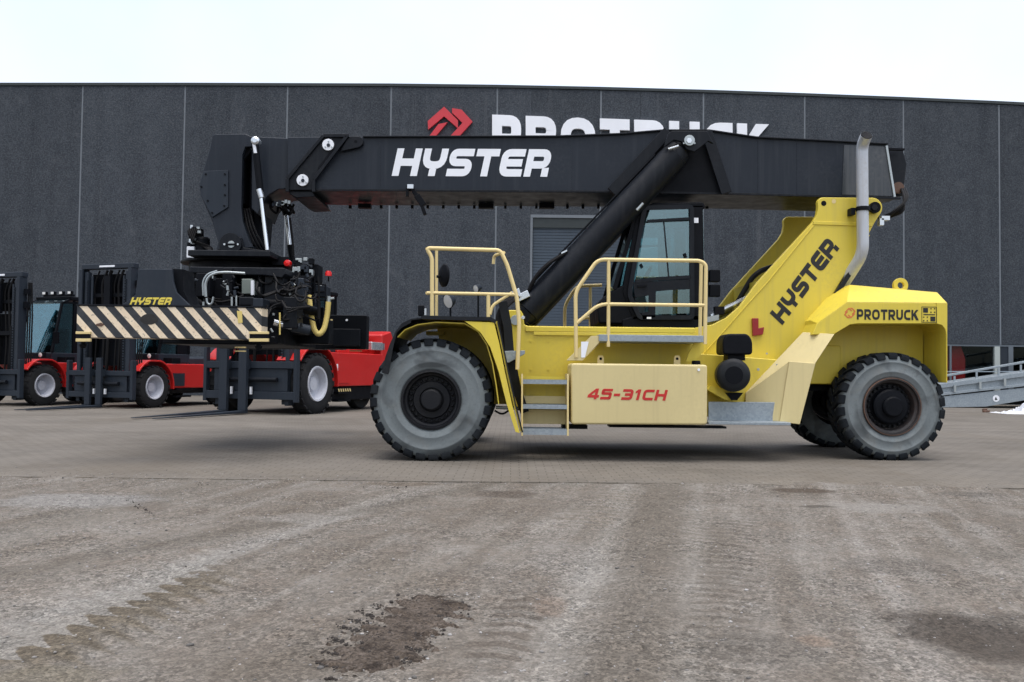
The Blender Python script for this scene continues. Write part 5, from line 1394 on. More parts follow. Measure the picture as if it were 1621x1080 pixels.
# inner lining following the tyre
inner = [(628, 533), (640, 521), (660, 513), (690, 509), (735, 511), (757, 524), (771, 545), (780, 575), (786, 610), (790, 640)]
MB().sheet(fz(inner), YFE0 + .06, YFE1, .012).build("arch_lining", YEL, fe)
cheek = [(735, 508.5), (782, 510.5), (790, 542), (800, 592), (811, 642), (823, 686), (816, 684), (802, 640), (789, 588), (776, 550), (760, 526)]
MB().prism(fz(cheek), YFE0 + .004, YFE0 + .03).build("arch_cheek", YEL, fe, bevel=.004, seg=1)
MB().sheet(fz([(x + 1.5, y) for x, y in prof_back]), YFE0 + .035, YFE1, -.02).build("fender_back", YEL, fe)
MB().sheet(fz([(x + 4, y + 1) for x, y in prof_back]), YFE0, YFE0 + .12, -.018).build("rubber_edge", RUBBERP, fe)
MB().prism(PZ([(690, 512), (800, 512), (800, 640), (760, 640), (700, 560)], YFE1), YFE1 + .004, YFE1 + .05).build("arch_wall", YEL, fe)
# black ladder hose channel behind the arch
MB().sheet(PZ([(789, 480), (797, 520), (800, 560), (812, 620), (824, 655)], 12.1), 12.0, 12.3, -.12).build("hose_channel", RUBBERP, rs)
hb = MB()
for k in range(4):
    hb.tube(rnd([P(806 + k * 5, 470, 12.3), P(796 + k * 3, 482, 12.2), P(786 + k * 2, 500, 12.1), P(790 + k * 2, 540, 12.05), P(797 + k * 3, 580, 12.1)], .2), .025, 8)
hb.build("hydraulic_hose", HOSEB, rs)
MB().prism(PZ([(794, 556), (831, 555), (831, 560), (806, 574), (798, 574)], 11.75), 11.75, 12.2).build("step_bracket", GALV, rs, bevel=.005, seg=1)
MB().tube([P(785, 645, 12.2), P(828, 647, 12.2)], .025, 8).build("hose_pipe", ZINC, rs)
MB().tube(rnd([P(783, 650, 12.2), P(795, 657, 12.2), P(808, 648, 12.2)], .1), .014, 8).build("hydraulic_hose", HOSEB, rs)
MB().beam(P(676, 528, 12.9), P(704, 528, 12.9), .3, .05).build("arch_bracket", YEL, fe)
a = P(668, 492, 11.9); lmp = MB().box(a.x - .05, a.x + .03, 11.85, 11.97, a.z - .07, a.z + .07).build("marker_lamp", SATIN, fe, bevel=.012)
MB().box(a.x + .035, a.x + .06, 11.88, 11.94, a.z - .06, a.z + .03).build("lamp_lens", PIPEW, lmp)

# rails
def rail(name, path, Y, r=.024, rr=.09, mat=RAILC, par=None):
    pts = [P(p[0], p[1], Y + (p[2] if len(p) > 2 else 0)) for p in path]
    return MB().tube(rnd(pts, rr, 6), r, 12).build(name, mat, par or rs, angle=60)
YL = 11.72
hr = rail("front_handrail", [(684, 500), (684, 408), (675, 393), (792, 396.5), (803, 420), (818, 470), (822, 512), (819, 585)], YL, .028, .06)
rail("rail_post", [(691, 500, .9), (691, 396, .9)], YL, .022, par=hr)
rail("cross_rail", [(676, 394, .0), (676, 394.5, 1.0)], YL, .022, par=hr)
rail("mid_rail", [(676, 464), (815, 466.5)], YL, .024, par=hr)
rail("cross_rail", [(676, 464, .0), (677, 465, 1.0)], YL, .022, par=hr)
rail("inner_loop", [(781, 418, .5), (782, 405, .5), (798, 400, .3)], YL, .022, par=hr)
rail("rail_post", [(773, 503), (773, 467)], YL, .026, par=hr)
rail("brace", [(776, 498), (779, 484), (811, 463)], YL, .020, par=hr)
c = P(698, 437, 11.95)
mr = MB().lathe((c.x, 11.9, c.z), (2.0, 1, 0), [(0, 0), (.12, .015), (.155, .04), (.15, .07), (0, .1)], 32)
mo = mr.build("mirror", SATIN, hr, angle=60)
mo.data.transform(Matrix.Translation((0, 0, 0)))
MB().tube([P(691, 438, 11.95), P(696, 438, 11.95)], .02, 8).build("mirror_arm", SATIN, hr)
for (u, v, r, Y) in ((713, 476, .10, 12.5), (757, 456, .055, 12.8)):
    c = P(u, v, Y); lp_ = MB().lathe(c, (-.7, -.6, -.3), [(0, -.06), (r * .7, -.04), (r, .02), (r, .05)], 20).build("work_lamp", GREYP, hr)
    MB().lathe(c, (-.7, -.6, -.3), [(0, .055), (r * .95, .048), (r * .95, .04)], 20).build("lamp_lens", WHITEL, lp_)
    MB().tube([c, P(u, 503, Y)], .014, 6).build("lamp_stem", SATIN, lp_)
w1 = rail("walkway_handrail", [(912, 566), (911, 462), (946, 411), (1108, 413), (1117.5, 419), (1116, 545)], 11.8, .026, .10)
rail("mid_rail", [(913, 512), (948, 481.5), (1115, 483.5)], 11.8, .024, .12, par=w1)
rail("rail_post", [(963.5, 411.5), (963, 549)], 11.8, .024, par=w1)
rail("rail_post", [(1110, 414, .25), (1108, 540, .25)], 11.8, .024, par=w1)
w2 = rail("far_handrail", [(894, 518), (894, 483), (913, 453), (953, 451.5)], 14.9, .028, .12)
rail("rail_post", [(934.5, 452), (934.5, 519)], 14.9, .026, par=w2)
rail("mid_rail", [(910, 512), (921, 504), (944, 502)], 14.9, .026, par=w2)
c = P(948, 505, 14.0); MB().box(c.x - .06, c.x + .06, 13.9, 14.1, c.z - .12, c.z + .1).build("head_lamp", ZINC, cab)

# ---------------------------------------------------------------- container spreader
sprd = MB()
YS0 = 10.9
sx0, sx1 = P(121, 510, YS0).x, P(414, 510, YS0).x
zt_, zb_ = P(250, 485.5, YS0).z, P(250, 536, YS0).z
XC = (sx0 + sx1) / 2
# centre frame that carries everything else of the spreader
fr = MB()
for dx in (-.42, .42):
    fr.box(XC + dx - .13, XC + dx + .13, 11.25, 16.15, zb_ + .10, zt_ - .03)
fr.box(XC - .75, XC + .95, 12.6, 14.8, zb_ - .02, zt_ + .05)
spr = fr.build("spreader", SATIN, rs, bevel=.02)
def end_beam(y0, y1, striped):
    e = MB()
    e.box(sx0, sx1, y0, y1, zb_, zt_)
    o = e.build("end_beam", stripes_mat() if striped else BLACK, spr, bevel=.010)
    return o
eb = end_beam(YS0, YS0 + .28, True)
eb2 = end_beam(16.22, 16.5, False)
MB().box(sx0 - .005, sx1 + .01, YS0 - .012, YS0 + .25, zt_ + .002, zt_ + .02).build("top_plate", BLACK, eb)
c = P(236, 505.5, YS0 - .004)
MB().prism([(c.x + .105 * math.cos(2 * math.pi * i / 20) * (1 if abs(math.cos(2 * math.pi * i / 20)) < .9 else 1.05), c.z + .068 * math.sin(2 * math.pi * i / 20)) for i in range(20)], YS0 - .003, YS0 + .004).build("access_hole", INTERM, eb)
MB().prism(PZ([(152, 513), (160, 511), (165, 514), (160, 517), (152, 516)], YS0 - .01), YS0 - .01, YS0 - .002).build("bracket", RUST, eb)
MB().prism(PZ([(375, 492), (383, 493), (384, 511), (377, 512)], YS0 - .005), YS0 - .006, YS0 - .002).build("sticker", HOSEY, eb)
for (u0, u1) in ((119.5, 143), (394, 425)):
    for v0, v1 in ((525, 529), (536, 541)):
        MB().prism(PZ([(u0, v0), (u1, v0), (u1, v1), (u0, v1)], YS0 - .05), YS0 - .05, YS0 - .013).build("twistlock_guard", RAILC, eb, bevel=.004, seg=1)
    MB().prism(PZ([(u0 + 1, 529), (u1 - 1, 529), (u1 - 1, 536), (u0 + 1, 536)], YS0 - .04), YS0 - .04, YS0 - .011).build("twistlock_housing", SATIN, eb)
    c = P((u0 + u1) / 2, 545, YS0 + .1); MB().lathe((c.x, YS0 + .1, zb_ - .13), (0, 0, 1), [(0, 0), (.03, .0), (.05, .05), (.03, .06), (.03, .125)], 12).build("twistlock", SATIN, eb)
for u0, u1, v0, v1 in ((371.5, 388, 549, 551), (371.5, 388, 555, 557)):
    MB().prism(PZ([(u0, v0), (u1, v0), (u1, v1), (u0, v1)], YS0 + 1.2), YS0 + 1.2, YS0 + 1.25).build("twistlock_guard", RAILC, spr)
for u0, u1, v0, v1 in ((553, 572, 548, 550), (553, 572, 554.5, 556.5)):
    MB().prism(PZ([(u0, v0), (u1, v0), (u1, v1), (u0, v1)], 16.1), 16.1, 16.15).build("twistlock_guard", RAILC, eb2)
fx0, fx1 = P(518, 520, 16.1).x, P(583, 520, 16.1).x
MB().box(fx0, fx1, 15.9, 16.21, P(550, 553, 16.1).z, P(550, 500, 16.1).z).build("beam_end", SATIN, eb2, bevel=.015)
MB().box(P(528, 540, 15.8).x, P(570, 540, 15.8).x, 15.75, 15.88, P(550, 548, 15.8).z, P(550, 521, 15.8).z).build("beam_cover", BLACK, eb2, bevel=.01)
hole_disc(549, 507, 15.89, 2, "bolt", WHITEP, eb2, .012, 8); hole_disc(525, 507, 15.89, 2, "bolt", RAILC, eb2, .012, 8)
# lifting yoke plate with lettering
YY = YS0 + .06
yk = MB().prism(PZ([(190, 485), (214, 467), (217, 445), (219, 428), (222, 426), (272, 426), (274, 446), (279, 463), (302, 485)], YY), YY, YY + .05).build("yoke_plate", GREYP, spr, bevel=.008)
MB().prism(PZ([(273, 426.5), (291, 427), (293, 462), (304, 485), (300, 485), (281, 463)], YY + .15), YY + .10, YY + .5).build("yoke_side", SATIN, spr)
O = P(205, 482.5, YY - .004); letters(O=O, U=P(269, 482.5, YY - .004) - O, V=P(209.5, 471, YY - .004) - O, N=(0, 1, 0), t=.0028, **HY).build("lettering", paint("yellow_lettering_paint", (.72, .58, .08), .5, amount=.15), yk)
# slewing head
c = P(378, 404, 13.7); xr = c.x
zp = P(378, 404, 12.9).z
MB().box(P(303, 404, 12.9).x, P(432, 404, 12.9).x, 12.75, 14.65, zp - .035, zp + .05).build("rotator_plate", BLACK, spr, bevel=.01)
MB().lathe((xr - .05, 13.7, zp - .27), (0, 0, 1), [(0, 0), (.72, 0), (.72, .05), (.68, .06), (.68, .2), (.8, .21), (.8, .232), (0, .232)], 48).build("slew_ring", SATIN, spr, angle=30)
MB().lathe((xr - .05, 13.7, zt_ - .1), (0, 0, 1), [(0, 0), (.55, 0), (.55, zp - zt_ - .19), (0, zp - zt_ - .19)], 40).build("rotator_drum", SATIN, spr, angle=30)
# side towers of the carriage
for u0, u1, Y in ((419, 448, 12.7), (300, 312, 12.9), (352, 366, 12.5)):
    a, b = P(u0, 425, Y), P(u1, 500, Y)
    MB().box(a.x, b.x, Y, Y + .25, zt_ - .05, a.z).build("carriage_post", BLACK if u0 > 400 else SATIN, spr, bevel=.012)
MB().prism(PZ([(300, 422), (450, 424), (452, 434), (446, 440), (420, 436), (300, 432)], 12.6), 12.6, 14.8).build("carriage_top", BLACK, spr, bevel=.015)
MB().prism(PZ([(380, 438), (416, 438), (416, 470), (400, 482), (380, 482)], 12.9), 12.9, 13.3).build("carriage_plate", GREYP, spr, bevel=.01)
MB().prism(PZ([(384, 442), (401, 442), (401, 466), (384, 466)], 12.6), 12.55, 12.8).build("control_box", paint("grey_green_box", (.16, .19, .17), .5), spr, bevel=.012)
MB().prism(PZ([(397, 444), (401.5, 444), (401.5, 467), (397, 467)], 12.5), 12.5, 12.54).build("box_strip", WHITEP, spr)
for (u0, v0, u1, v1, Y, m_) in ((378, 470, 402, 484, 12.2, BLACK), (400, 472, 416, 486, 12.0, GREYP), (310, 432, 332, 470, 12.4, SATIN), (332, 440, 352, 486, 12.6, SATIN), (450, 436, 490, 530, 13.2, SATIN),
                               (448, 470, 470, 520, 12.2, BLACK), (470, 440, 480, 500, 12.6, GREYP), (494, 452, 516, 470, 13.4, GREYP), (430, 505, 520, 545, 13.6, SATIN), (415, 490, 440, 545, 12.4, SATIN), (465, 418, 486, 440, 13.4, SATIN), (494, 418, 503, 446, 13.4, SATIN), (305, 500, 420, 545, 13.0, SATIN), (490, 486, 512, 520, 13.8, SATIN)):
    a, b = P(u0, v0, Y), P(u1, v1, Y)
    MB().box(a.x, b.x, Y, Y + .35, b.z, a.z).build("valve_block", m_, spr, bevel=.015)
MB().tube([P(409, 480, 12.4), P(470, 485, 12.5), P(500, 494, 12.9)], .07, 12).build("side_shift_cylinder", SATIN, spr)
MB().tube([P(433, 510, 12.2), P(462, 517, 12.3)], .05, 14).build("piston_rod", CHROME, spr)
MB().tube([P(462, 517, 12.3), P(490, 523, 12.4)], .07, 14).build("cylinder_barrel", GREYP, spr)
MB().tube([P(443, 495, 12.0), P(443, 530, 12.0)], .012, 6).build("guide_rod", HOSEY, spr)
# bright pipe bends
for (pts, Y, r) in (([(326, 470), (325, 450), (330, 438), (342, 432), (360, 431), (388, 433)], 12.1, .019), ([(322, 468), (321, 446), (328, 434), (344, 429)], 12.15, .014), ([(327, 472), (328, 480), (332, 483), (336, 480), (338, 470)], 12.0, .014), ([(322, 485), (322, 478)], 11.95, .014), ([(367, 485), (367, 470)], 11.9, .014), ([(374, 484), (374, 468)], 11.9, .012)):
    MB().tube(rnd([P(u, v, Y) for u, v in pts], .1, 5), r, 10).build("steel_pipe", ZINC, spr, angle=60)
r_ = random.Random(12)
for k in range(46):                                      # black hoses looping between blocks
    u, v = r_.uniform(300, 515), r_.uniform(430, 500); Y = r_.uniform(11.9, 13.2)
    pts = [P(u, v, Y), P(u + r_.uniform(-10, 10), v + r_.uniform(6, 20), Y - .1), P(u + r_.uniform(5, 30), v + r_.uniform(0, 25), Y), P(u + r_.uniform(15, 45), v + r_.uniform(-8, 20), Y + .1)]
    if u > 470: pts = [P(min(p_, 505), q_, Y) for p_, q_ in ((u, v), (u + 6, v + 10), (u + 12, v + 14), (u + 14, v + 28))]
    MB().tube(rnd(pts, .12, 5), r_.choice((.014, .018, .024)), 7).build("hydraulic_hose", HOSEB, spr, angle=60)
for k in range(44):                                      # couplings and fittings catching light
    u, v = r_.choice(((r_.uniform(303, 340), r_.uniform(440, 478)), (r_.uniform(355, 372), r_.uniform(436, 470)), (r_.uniform(455, 490), r_.uniform(430, 470)), (r_.uniform(462, 500), r_.uniform(425, 480)), (r_.uniform(420, 500), r_.uniform(480, 540)))); Y = r_.uniform(11.8, 12.5)
    c = P(u, v, Y); L_ = r_.uniform(.015, .04)
    MB().tube([c, c + Vector((r_.uniform(-1, 1), 0, r_.uniform(-1, 1))).normalized() * L_ * 2], r_.uniform(.010, .022), 8).build("hose_fitting", r_.choice((ZINC, ZINC, GREYP, BLACK, RIMK, SATIN)), spr)
MB().tube(rnd([P(486, 450, 12.9), P(488, 464, 12.9), P(490, 470, 12.9)], .05), .03, 8).build("hose_end", SATIN, spr)
MB().tube(rnd([P(489, 468, 12.9), P(492, 496, 12.85), P(497, 522, 12.8), P(504.5, 531, 12.8), P(513, 522, 12.85), P(518, 500, 12.9), P(520, 478, 12.9)], .2, 6), .040, 12).build("sleeved_hose", HOSEY, spr, angle=60)
MB().tube([P(520, 480, 12.9), P(521, 469, 12.9)], .03, 8).tube([P(520, 474, 12.9), P(529, 472, 12.9)], .018, 8).build("hose_end", ZINC, spr)
# lamps
a = P(455, 417, 13.2); lr = MB().lathe(a, (0, -1, 0), [(0, .05), (.045, .04), (.055, 0), (.055, -.05), (0, -.05)], 20).build("stop_lamp", REDLENS, spr)
MB().obox(P(445, 414, 13.3), (.12, 0, 0), (0, .08, 0), (0, 0, .06)).build("lamp_bracket", SATIN, spr)
a = P(520, 433, 13.4); MB().lathe((a.x, 13.4, a.z), (0, 0, 1), [(0, -.04), (.05, -.04), (.05, .01), (.035, .035), (0, .04)], 18).build("beacon", REDLENS, spr)
MB().tube([P(520, 438, 13.4), P(520, 446, 13.4)], .012, 6).build("beacon_stem", SATIN, spr)
for pts in ([(490, 450), (515, 451), (515, 475), (492, 475)], [(498, 440), (498, 475)], [(492, 462), (515, 462)]):
    MB().tube([P(u, v, 13.35) for u, v in pts], .016, 8).build("guard_frame", SATIN, spr)
# far tank and electrics left of the head
c = P(315, 385, 13.6)
MB().lathe((c.x + .08, 13.5, P(315, 410, 13.5).z), (0, 0, 1), [(0, 0), (.12, 0), (.12, .30), (.10, .33), (0, .33)], 24).build("accumulator", SATIN, spr, angle=30)
MB().box(P(297, 400, 13.4).x, P(309, 400, 13.4).x, 13.35, 13.5, P(297, 409, 13.4).z, P(297, 391, 13.4).z).build("junction_box", WHITEP, spr, bevel=.01)
MB().box(P(298, 390, 13.45).x, P(317, 390, 13.45).x, 13.45, 13.6, P(297, 390, 13.4).z, P(297, 360, 13.4).z).build("valve_block", SATIN, spr, bevel=.01)
for k in range(16):
    u, v = r_.uniform(297, 316), r_.uniform(358, 388); c = P(u, v, 13.4)
    MB().obox(c, (r_.uniform(.012, .035), 0, 0), (0, .03, 0), (0, 0, r_.uniform(.012, .035))).build("hose_fitting", r_.choice((ZINC, PIPEW, SATIN, SATIN)), spr)
for k in range(5):
    MB().tube(rnd([P(300 + 3 * k, 362, 13.38), P(297 + k * 2, 370 + k * 3, 13.3), P(305 + k, 382, 13.35), P(325 + k * 3, 392, 13.4), P(335, 400, 13.3)], .1), .014, 6).build("hydraulic_hose", HOSEB, spr)
for k in range(12):
    u, v = r_.uniform(462, 500), r_.uniform(410, 440); c = P(u, v, 13.3)
    MB().obox(c, (r_.uniform(.02, .05), 0, 0), (0, .05, 0), (0, 0, r_.uniform(.02, .05))).build("solenoid_valve", r_.choice((GREYP, SATIN, ZINC, SATIN)), spr, bevel=.006)
MB().tube([P(465, 405, 13.5), P(463, 380, 13.5), P(459, 345, 13.5)], .016, 6).build("hydraulic_hose", HOSEB, spr)

# ---------------------------------------------------------------- forklifts behind
def forklift(px, py_ground, width, wr, s, label, mast_h, cab_top, rear, big=False, rz=R(-110), forks=(-.25, .15)):
    """local frame: x forward, y to its left, z up; origin under the middle of the front axle"""
    g = G(px, py_ground)
    F = Vector((math.cos(rz), math.sin(rz), 0)); L = Vector((-F.y, F.x, 0))
    org = g - L * width
    r = root("forklift", (org.x, org.y, 0), label, "forklift", rz, "red and grey forklifts parked in a row", local=True)
    H = 1.30 * s; w = width
    # chassis and covers
    MB().box(-rear + .35, .25, -w * .62, w * .62, .38 * s, .95 * s).build("chassis", GREYP, r, bevel=.02)
    bd = MB()
    top = 1.28 * s
    bd.prism([(-rear + .9, .55 * s), (-wr - .16, .55 * s), (-wr - .06, .9 * s), (-wr * .9, top), (-rear + .9, top)], -w * .92, w * .92)
    body_ = bd.build("body", REDP, r, bevel=.03)
    for sg in (1, -1):
        a = sorted((sg * w * .925, sg * w * .935))
        MB().prism([(-wr * 2.2, .62 * s), (-wr * 1.35, .62 * s), (-wr * 1.35, 1.0 * s), (-wr * 2.2, 1.0 * s)], *a).build("access_panel", REDP if big else GREYP, body_)
        y0, y1 = sorted((sg * w * .50, sg * w * 1.0))
        arc = [(-wr * 1.25 * math.cos(R(q)), wr + wr * 1.27 * math.sin(R(q))) for q in range(-5, 146, 10)]
        arc = [(x, min(z, top + .05)) for x, z in arc]
        MB().sheet(arc, y0, y1, -.05).build("mudguard", REDP if not big else REDP, r, bevel=.012)
    cwp = [(-rear, .55 * s), (-rear + .89, .5 * s), (-rear + .89, 1.75 * s if big else 1.5 * s), (-rear + .3, 1.85 * s if big else 1.55 * s), (-rear - .02, 1.5 * s)]
    MB().prism(cwp, -w * .9, w * .9).build("counterweight", REDP if big else GREYP, r, bevel=.06, seg=3)
    if big:
        MB().prism([(-rear + .92, top + .005), (-1.9, top + .005), (-2.0, 1.62 * s), (-rear + .92, 1.72 * s)], -w * .6, w * .6).build("bonnet", REDP, r, bevel=.05)
        for i, q in enumerate((0.0, .05)):
            pass
    if big:
        MB().box(-rear + .92, -wr - .30, -w * .84, w * .84, .24 * s, .55 * s - .003).build("side_tank", SATIN, r, bevel=.03)
    # wheels
    rim_r = wr * .58
    for sg in (1, -1):
        c = Vector((0, sg * w, wr)); ax = (0, -sg, 0); tw_ = .38 * s
        wv = MB().lathe(c, ax, [(rim_r, .06), (rim_r * 1.08, .01), ((rim_r + wr) / 2, 0), (wr * .94, .02), (wr, .07), (wr, tw_ - .06), (wr * .9, tw_), (rim_r, tw_ - .04)], 44)
        for i in range(22):
            q = 2 * math.pi * i / 22
            d = Vector((math.cos(q), 0, math.sin(q)))
            wv.obox(c + d * wr * 1.0 + Vector((0, -sg * tw_ * .3, 0)), d.cross(Vector((0, 1, 0))) * wr * .085, Vector((0, tw_ * .28, 0)), d * wr * .025)
        wo = wv.build("wheel", TYRED, r, angle=40)
        MB().lathe(c, ax, [(rim_r * 1.04, .05), (rim_r * 1.0, .0), (rim_r * .90, .01), (rim_r * .86, .10), (rim_r * .80, .22), (rim_r * .5, .24), (0, .24)], 40).build("rim", RIMG, wo, angle=35)
        MB().lathe(c + Vector((0, -sg * .23, 0)), (0, sg, 0), [(rim_r * .4, 0), (rim_r * .38, .09), (0, .1)], 24).build("hub", RIMG, wo, angle=35)
        rr_ = wr * .78
        c2 = Vector((-rear + .95 + .35, sg * w * (.62 if big else .86), rr_))
        w2_ = MB().lathe(c2, ax, [(rr_ * .55, .05), ((rr_ * .8), 0), (rr_ * .95, .02), (rr_, .06), (rr_, .26), (rr_ * .6, .3)], 36).build("wheel", TYRED, r, angle=40)
        MB().lathe(c2, ax, [(rr_ * .57, .05), (rr_ * .52, .0), (rr_ * .46, .1), (0, .12)], 30).build("rim", RIMG, w2_, angle=35)
    MB().box(-.22, .22, -w + .3, w - .3, wr - .2, wr + .2).build("axle", GREYP, r, bevel=.03)
    # cab
    z0, z1 = top + .02, cab_top - .10
    y0, y1 = -.62, .78
    xf, xr, xft = -.62, -1.95, -.95
    cb = MB().prism([(xf, z0), (xr, z0), (xr, z0 + .28), (xf + .04, z0 + .28)], y0, y1).build("cab", GREYP, r, bevel=.03)
    rf_ = MB().prism([(xft - .30, z1), (xr - .05, z1), (xr - .05, z1 + .12), (xft - .25, z1 + .12)], y0 - .02, y1 + .02).build("cab_roof", SATIN, cb, bevel=.03)
    pl_ = MB()
    for yy in (y0 + .035, y1 - .035):
        pl_.beam((xf, yy, z0 + .28), (xft, yy, z1 - .12), .06, .07, (0, 1, 0)); pl_.beam((xft, yy, z1 - .12), (xft - .32, yy, z1 + .04), .06, .06, (0, 1, 0))
        pl_.beam((xr + .04, yy, z0 + .28), (xr + .04, yy, z1), .07, .09, (0, 1, 0)); pl_.beam((-1.42, yy, z0 + .28), (-1.42, yy, z1), .05, .06, (0, 1, 0))
        pl_.beam((xft, yy, z1 - .1), (xr, yy, z1 - .03), .05, .06, (0, 1, 0))
    pl_.build("cab_pillar", SATIN, cb)
    MB().loft([(xf + .01, y0 + .05, z0 + .26), (xf + .01, y1 - .05, z0 + .26), (xft + .01, y1 - .05, z1 - .12), (xft + .01, y0 + .05, z1 - .12)], [(xf, y0 + .05, z0 + .26), (xf, y1 - .05, z0 + .26), (xft, y1 - .05, z1 - .12), (xft, y0 + .05, z1 - .12)]).build("windscreen", FLGLASS, cb)
    MB().loft([(xft, y0 + .05, z1 - .10), (xft, y1 - .05, z1 - .10), (xft - .3, y1 - .05, z1 + .06), (xft - .3, y0 + .05, z1 + .06)], [(xft, y0 + .05, z1 - .108), (xft, y1 - .05, z1 - .108), (xft - .3, y1 - .05, z1 + .052), (xft - .3, y0 + .05, z1 + .052)]).build("roof_glass", SKYGL, cb)
    for yy in (y0 + .03, y1 - .04):
        MB().prism([(xf - .03, z0 + .30), (-1.4, z0 + .22), (-1.4, z1 - .06), (xft - .02, z1 - .12)], yy, yy + .008).build("door_glass", FLGLASS, cb)
    MB().prism([(-1.44, z0 + .28), (xr + .06, z0 + .28), (xr + .06, z1 - .03), (-1.44, z1 - .03)], y1 - .04, y1 - .02).build("side_panel", SATIN, cb)
    MB().box(-1.55, -1.1, -.15, .35, z0 + .25, z0 + .45).box(-1.66, -1.55, -.15, .35, z0 + .4, z0 + 1.05).build("seat", SEATC, cb, bevel=.04)
    MB().box(xf - .2, xf - .06, -.3, .5, z0 + .29, z0 + .50).build("dashboard", SATIN, cb)
    MB().box(xft - .55, xft - .45, y0 + .1, y1 - .1, z1 + .14, z1 + .20).build("lamp_bar", SATIN, cb)
    for k in range(4):
        yy = y0 + .18 + k * (y1 - y0 - .36) / 3
        lp_ = MB().box(xft - .50, xft - .40, yy - .07, yy + .07, z1 + .205, z1 + .30).build("work_lamp", SATIN, cb)
        MB().box(xft - .398, xft - .39, yy - .055, yy + .055, z1 + .215, z1 + .29).build("lamp_lens", WHITEL, lp_)
    for yy in (w * .80,):
        hl = MB().obox((-wr * .2, yy - .05, top + .22), (.07, 0, 0), (0, .09, 0), (0, 0, .08)).build("head_lamp", SATIN, r, bevel=.02)
        MB().lathe((-wr * .2 + .072, yy - .05, top + .22), (1, 0, 0), [(0, .012), (.06, .004), (.07, 0)], 18).build("lamp_lens", WHITEL, hl)
    mrr = MB().beam((xf, y1, z0 + .9), (xf + .1, y1 + .22, z0 + .9), .02, .02).box(xf + .06, xf + .11, y1 + .12, y1 + .32, z0 + .55, z0 + .9).build("mirror", SATIN, cb)
    # mast
    m0 = wr * .55 + .15; mw = w * .78
    for sg in (1, -1):
        y_o = sg * mw
        a = sorted((y_o, y_o - sg * .12))
        ml = MB().box(m0, m0 + .10, a[0], a[1], .18 * s, mast_h).box(m0 + .10, m0 + .22, *sorted((y_o, y_o - sg * .035)), .18 * s, mast_h).box(m0 + .22, m0 + .28, a[0], a[1], .18 * s, mast_h)
        mo_ = ml.build("mast", GREYP, r, bevel=.008, seg=1)
        a2 = sorted((y_o - sg * .14, y_o - sg * .27))
        MB().box(m0 + .06, m0 + .20, a2[0], a2[1], .2 * s, mast_h - .08).build("inner_mast", GREYP, mo_, bevel=.008, seg=1)
        a3 = y_o - sg * .34
        MB().tube([(m0 + .14, a3 - sg * .03, .3 * s), (m0 + .14, a3 - sg * .03, mast_h * .62)], .055, 14).build("lift_cylinder", SATIN, mo_)
        MB().tube([(m0 + .14, a3 - sg * .03, mast_h * .62), (m0 + .14, a3 - sg * .03, mast_h - .2)], .035, 12).build("piston_rod", GREYP, mo_)
        chn = MB(); nl = int(mast_h / .075)
        for i in range(nl):
            z_ = .4 * s + i * .075
            if z_ > mast_h - .3: break
            chn.box(m0 + .20, m0 + .235, a3 - .035 + .09 * sg, a3 + .02 + .09 * sg, z_, z_ + .045)
        chn.build("lift_chain", GREYP, mo_)
        hb_ = MB()
        for k in range(3): hb_.tube([(m0 + .02 - .05 * k, y_o + sg * (.05 + .03 * k), .8 * s), (m0 + .02 - .05 * k, y_o + sg * (.07 + .03 * k), mast_h * .7), (m0 + .0 - .05 * k, y_o + sg * .05, mast_h - .15)], .022, 7)
        hb_.build("hydraulic_hose", HOSEB, mo_)
        MB().box(m0 + .02, m0 + .14, *sorted((y_o + sg * .02, y_o + sg * .14)), mast_h - .9, mast_h - .72).build("hose_bracket", SATIN, mo_)
        MB().box(m0 + .02, m0 + .14, *sorted((y_o + sg * .02, y_o + sg * .16)), mast_h - .5, mast_h - .35).build("hose_bracket", SATIN, mo_)
    ct = MB().box(m0 - .02, m0 + .20, -mw, mw, mast_h + .003, mast_h + .15).build("mast_crosshead", GREYP, r, bevel=.02)
    MB().box(m0 + .202, m0 + .206, -.28, .28, mast_h + .05, mast_h + .10).build("maker_plate", WHITEP, ct)
    MB().box(m0 - .02, m0 + .10, -mw + .3, mw - .3, mast_h * .55, mast_h * .55 + .12).build("mast_tie", SATIN, r)
    MB().box(m0 - .02, m0 + .08, -mw + .3, mw - .3, mast_h * .8, mast_h * .8 + .10).build("mast_tie", SATIN, r)
    MB().box(m0 + .1, m0 + .2, -.10, .12, mast_h * .72, mast_h * .95).build("hose_reel", SATIN, r)
    for k in range(5):
        yy = -mw + .40 + (k + .3 * (k % 2)) * (2 * mw - .8) / 5
        MB().tube(rnd([(m0 + .05, yy, .5 * s), (m0 + .02, yy + .05, mast_h * .5), (m0 + .07, yy - .03, mast_h * .9), (m0 + .0, yy + .1, mast_h - .02)], .3), .024 + .012 * (k % 3), 7).build("hydraulic_hose", HOSEB, r)
    MB().box(m0 - .115, m0 - .102, -mw + .14, mw - .14, 1.2 * s, mast_h * .72).box(m0 - .115, m0 - .102, -mw + .14, mw - .14, mast_h * .74, mast_h * .97).build("dark_opening_filler", SATIN, r)  # solid dark sheets added to make the open mast read black
    # carriage, forks
    c0 = m0 + .30
    cg = MB().box(c0, c0 + .09, -w * .98, w * .98, .92 * s, 1.06 * s).box(c0, c0 + .09, -w * .98, w * .98, .30 * s, .46 * s).box(c0, c0 + .04, -mw, mw, .46 * s + .003, .92 * s - .003)
    for sg in (1, -1): cg.box(c0 - .05, c0 + .1, *sorted((sg * w * .99, sg * (w * .99 - .1))), .25 * s, 1.35 * s)
    cgo = cg.build("carriage", GREYP, r, bevel=.012)
    MB().tube([(c0 + .12, -w * .6, .70 * s), (c0 + .12, w * .6, .70 * s)], .055, 12).build("positioner_cylinder", BLACK, cgo)
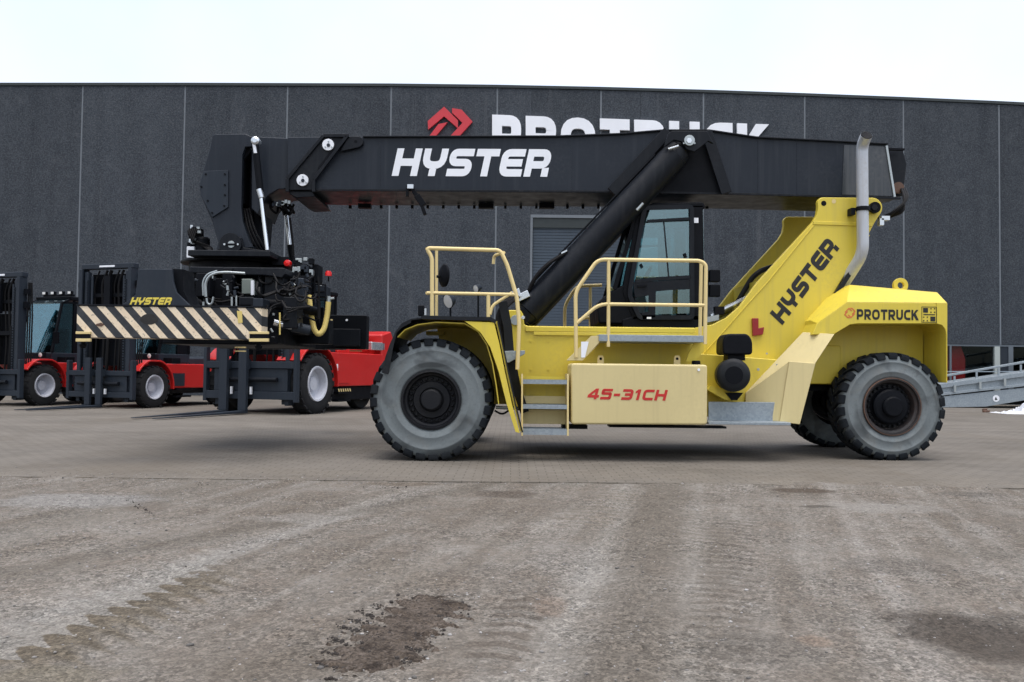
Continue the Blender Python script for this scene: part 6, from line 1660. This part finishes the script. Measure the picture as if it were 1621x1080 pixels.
    MB().tube([(c0 + .12, w * .05, .70 * s), (c0 + .12, w * .45, .70 * s)], .035, 12).build("piston_rod", CHROME, cgo)
    for yy in forks:
        ft = .085 * s; fw = .095 * s; fl_ = 2.4 * s if not big else 2.5 * s
        fk = MB()
        fk.box(c0 + .19, c0 + .19 + ft, yy - fw, yy + fw, .10, 1.42 * s)
        fk.add([(c0 + .19, yy - fw, .03), (c0 + .19, yy + fw, .03), (c0 + .19 + fl_, yy + fw * .5, .03), (c0 + .19 + fl_, yy - fw * .5, .03),
                (c0 + .19, yy - fw, .099), (c0 + .19, yy + fw, .099), (c0 + .19 + fl_, yy + fw * .5, .045), (c0 + .19 + fl_, yy - fw * .5, .045)],
               [[0, 3, 2, 1], [4, 5, 6, 7], [0, 4, 7, 3], [1, 2, 6, 5], [0, 1, 5, 4], [3, 7, 6, 2]])
        fko = fk.build("fork", GREYP, cgo, bevel=.008, seg=1)
        MB().box(c0 + .10, c0 + .185, yy - .10, yy + .10, .9 * s, 1.1 * s).build("fork_hook", GREYP, cgo)
        MB().box(c0 + .12, c0 + .18, yy + fw + .03, yy + fw + .07, .40 * s, .55 * s).build("white_tag", WHITEP, cgo)
    # entry steps with hazard strip
    for k in range(2):
        y0_, y1_ = w * .80, w * .95
        MB().box(-wr - 1.0, -wr - .35, y0_, y1_, .28 + .22 * k, .33 + .22 * k).build("step", SATIN, r)
    if big:
        MB().box(-wr - .30, -wr - .22, w * .935, w * .95, 1.05, 1.32).build("sticker", WHITEP, body_)
        hz = MB()
        for k in range(6):
            x = -wr - 1.0 + k * .12
            hz.prism([(x, .56), (x + .055, .56), (x + .09, .64), (x + .035, .64)], w * .952, w * .956)
        hz.build("hazard_marking", RAILC, body_)
        MB().box(-3.9, -3.1, w * .72, w * .9, top + .12, top + .36).build("tool_box", PIPEW, r, bevel=.02)
        MB().beam((-3.2, w * .5, 1.8 * s), (-3.0, w * .2, 2.0 * s), .05, .05).build("bonnet_hinge", SATIN, r)
    else:
        MB().box(-wr - .55, -wr - .2, w * .60, w * .92, top + .01, top + .18).build("front_cover", SATIN, r, bevel=.02)
    return r
forklift(71, 642.5, 1.22, .60, 1.0, "red forklift farthest left, half out of the photo, with whole cab visible", 3.75, 3.32, 4.4)
forklift(245, 646, 1.22, .60, 1.0, "red forklift with tall dark mast behind the left end of the striped beam", 3.98, 3.25, 4.4)
forklift(503, 655.5, 1.45, .79, 1.28, "largest red forklift behind the spreader beside the front wheel", 3.35, 3.35, 4.6, big=True, forks=(-.66, -.06))
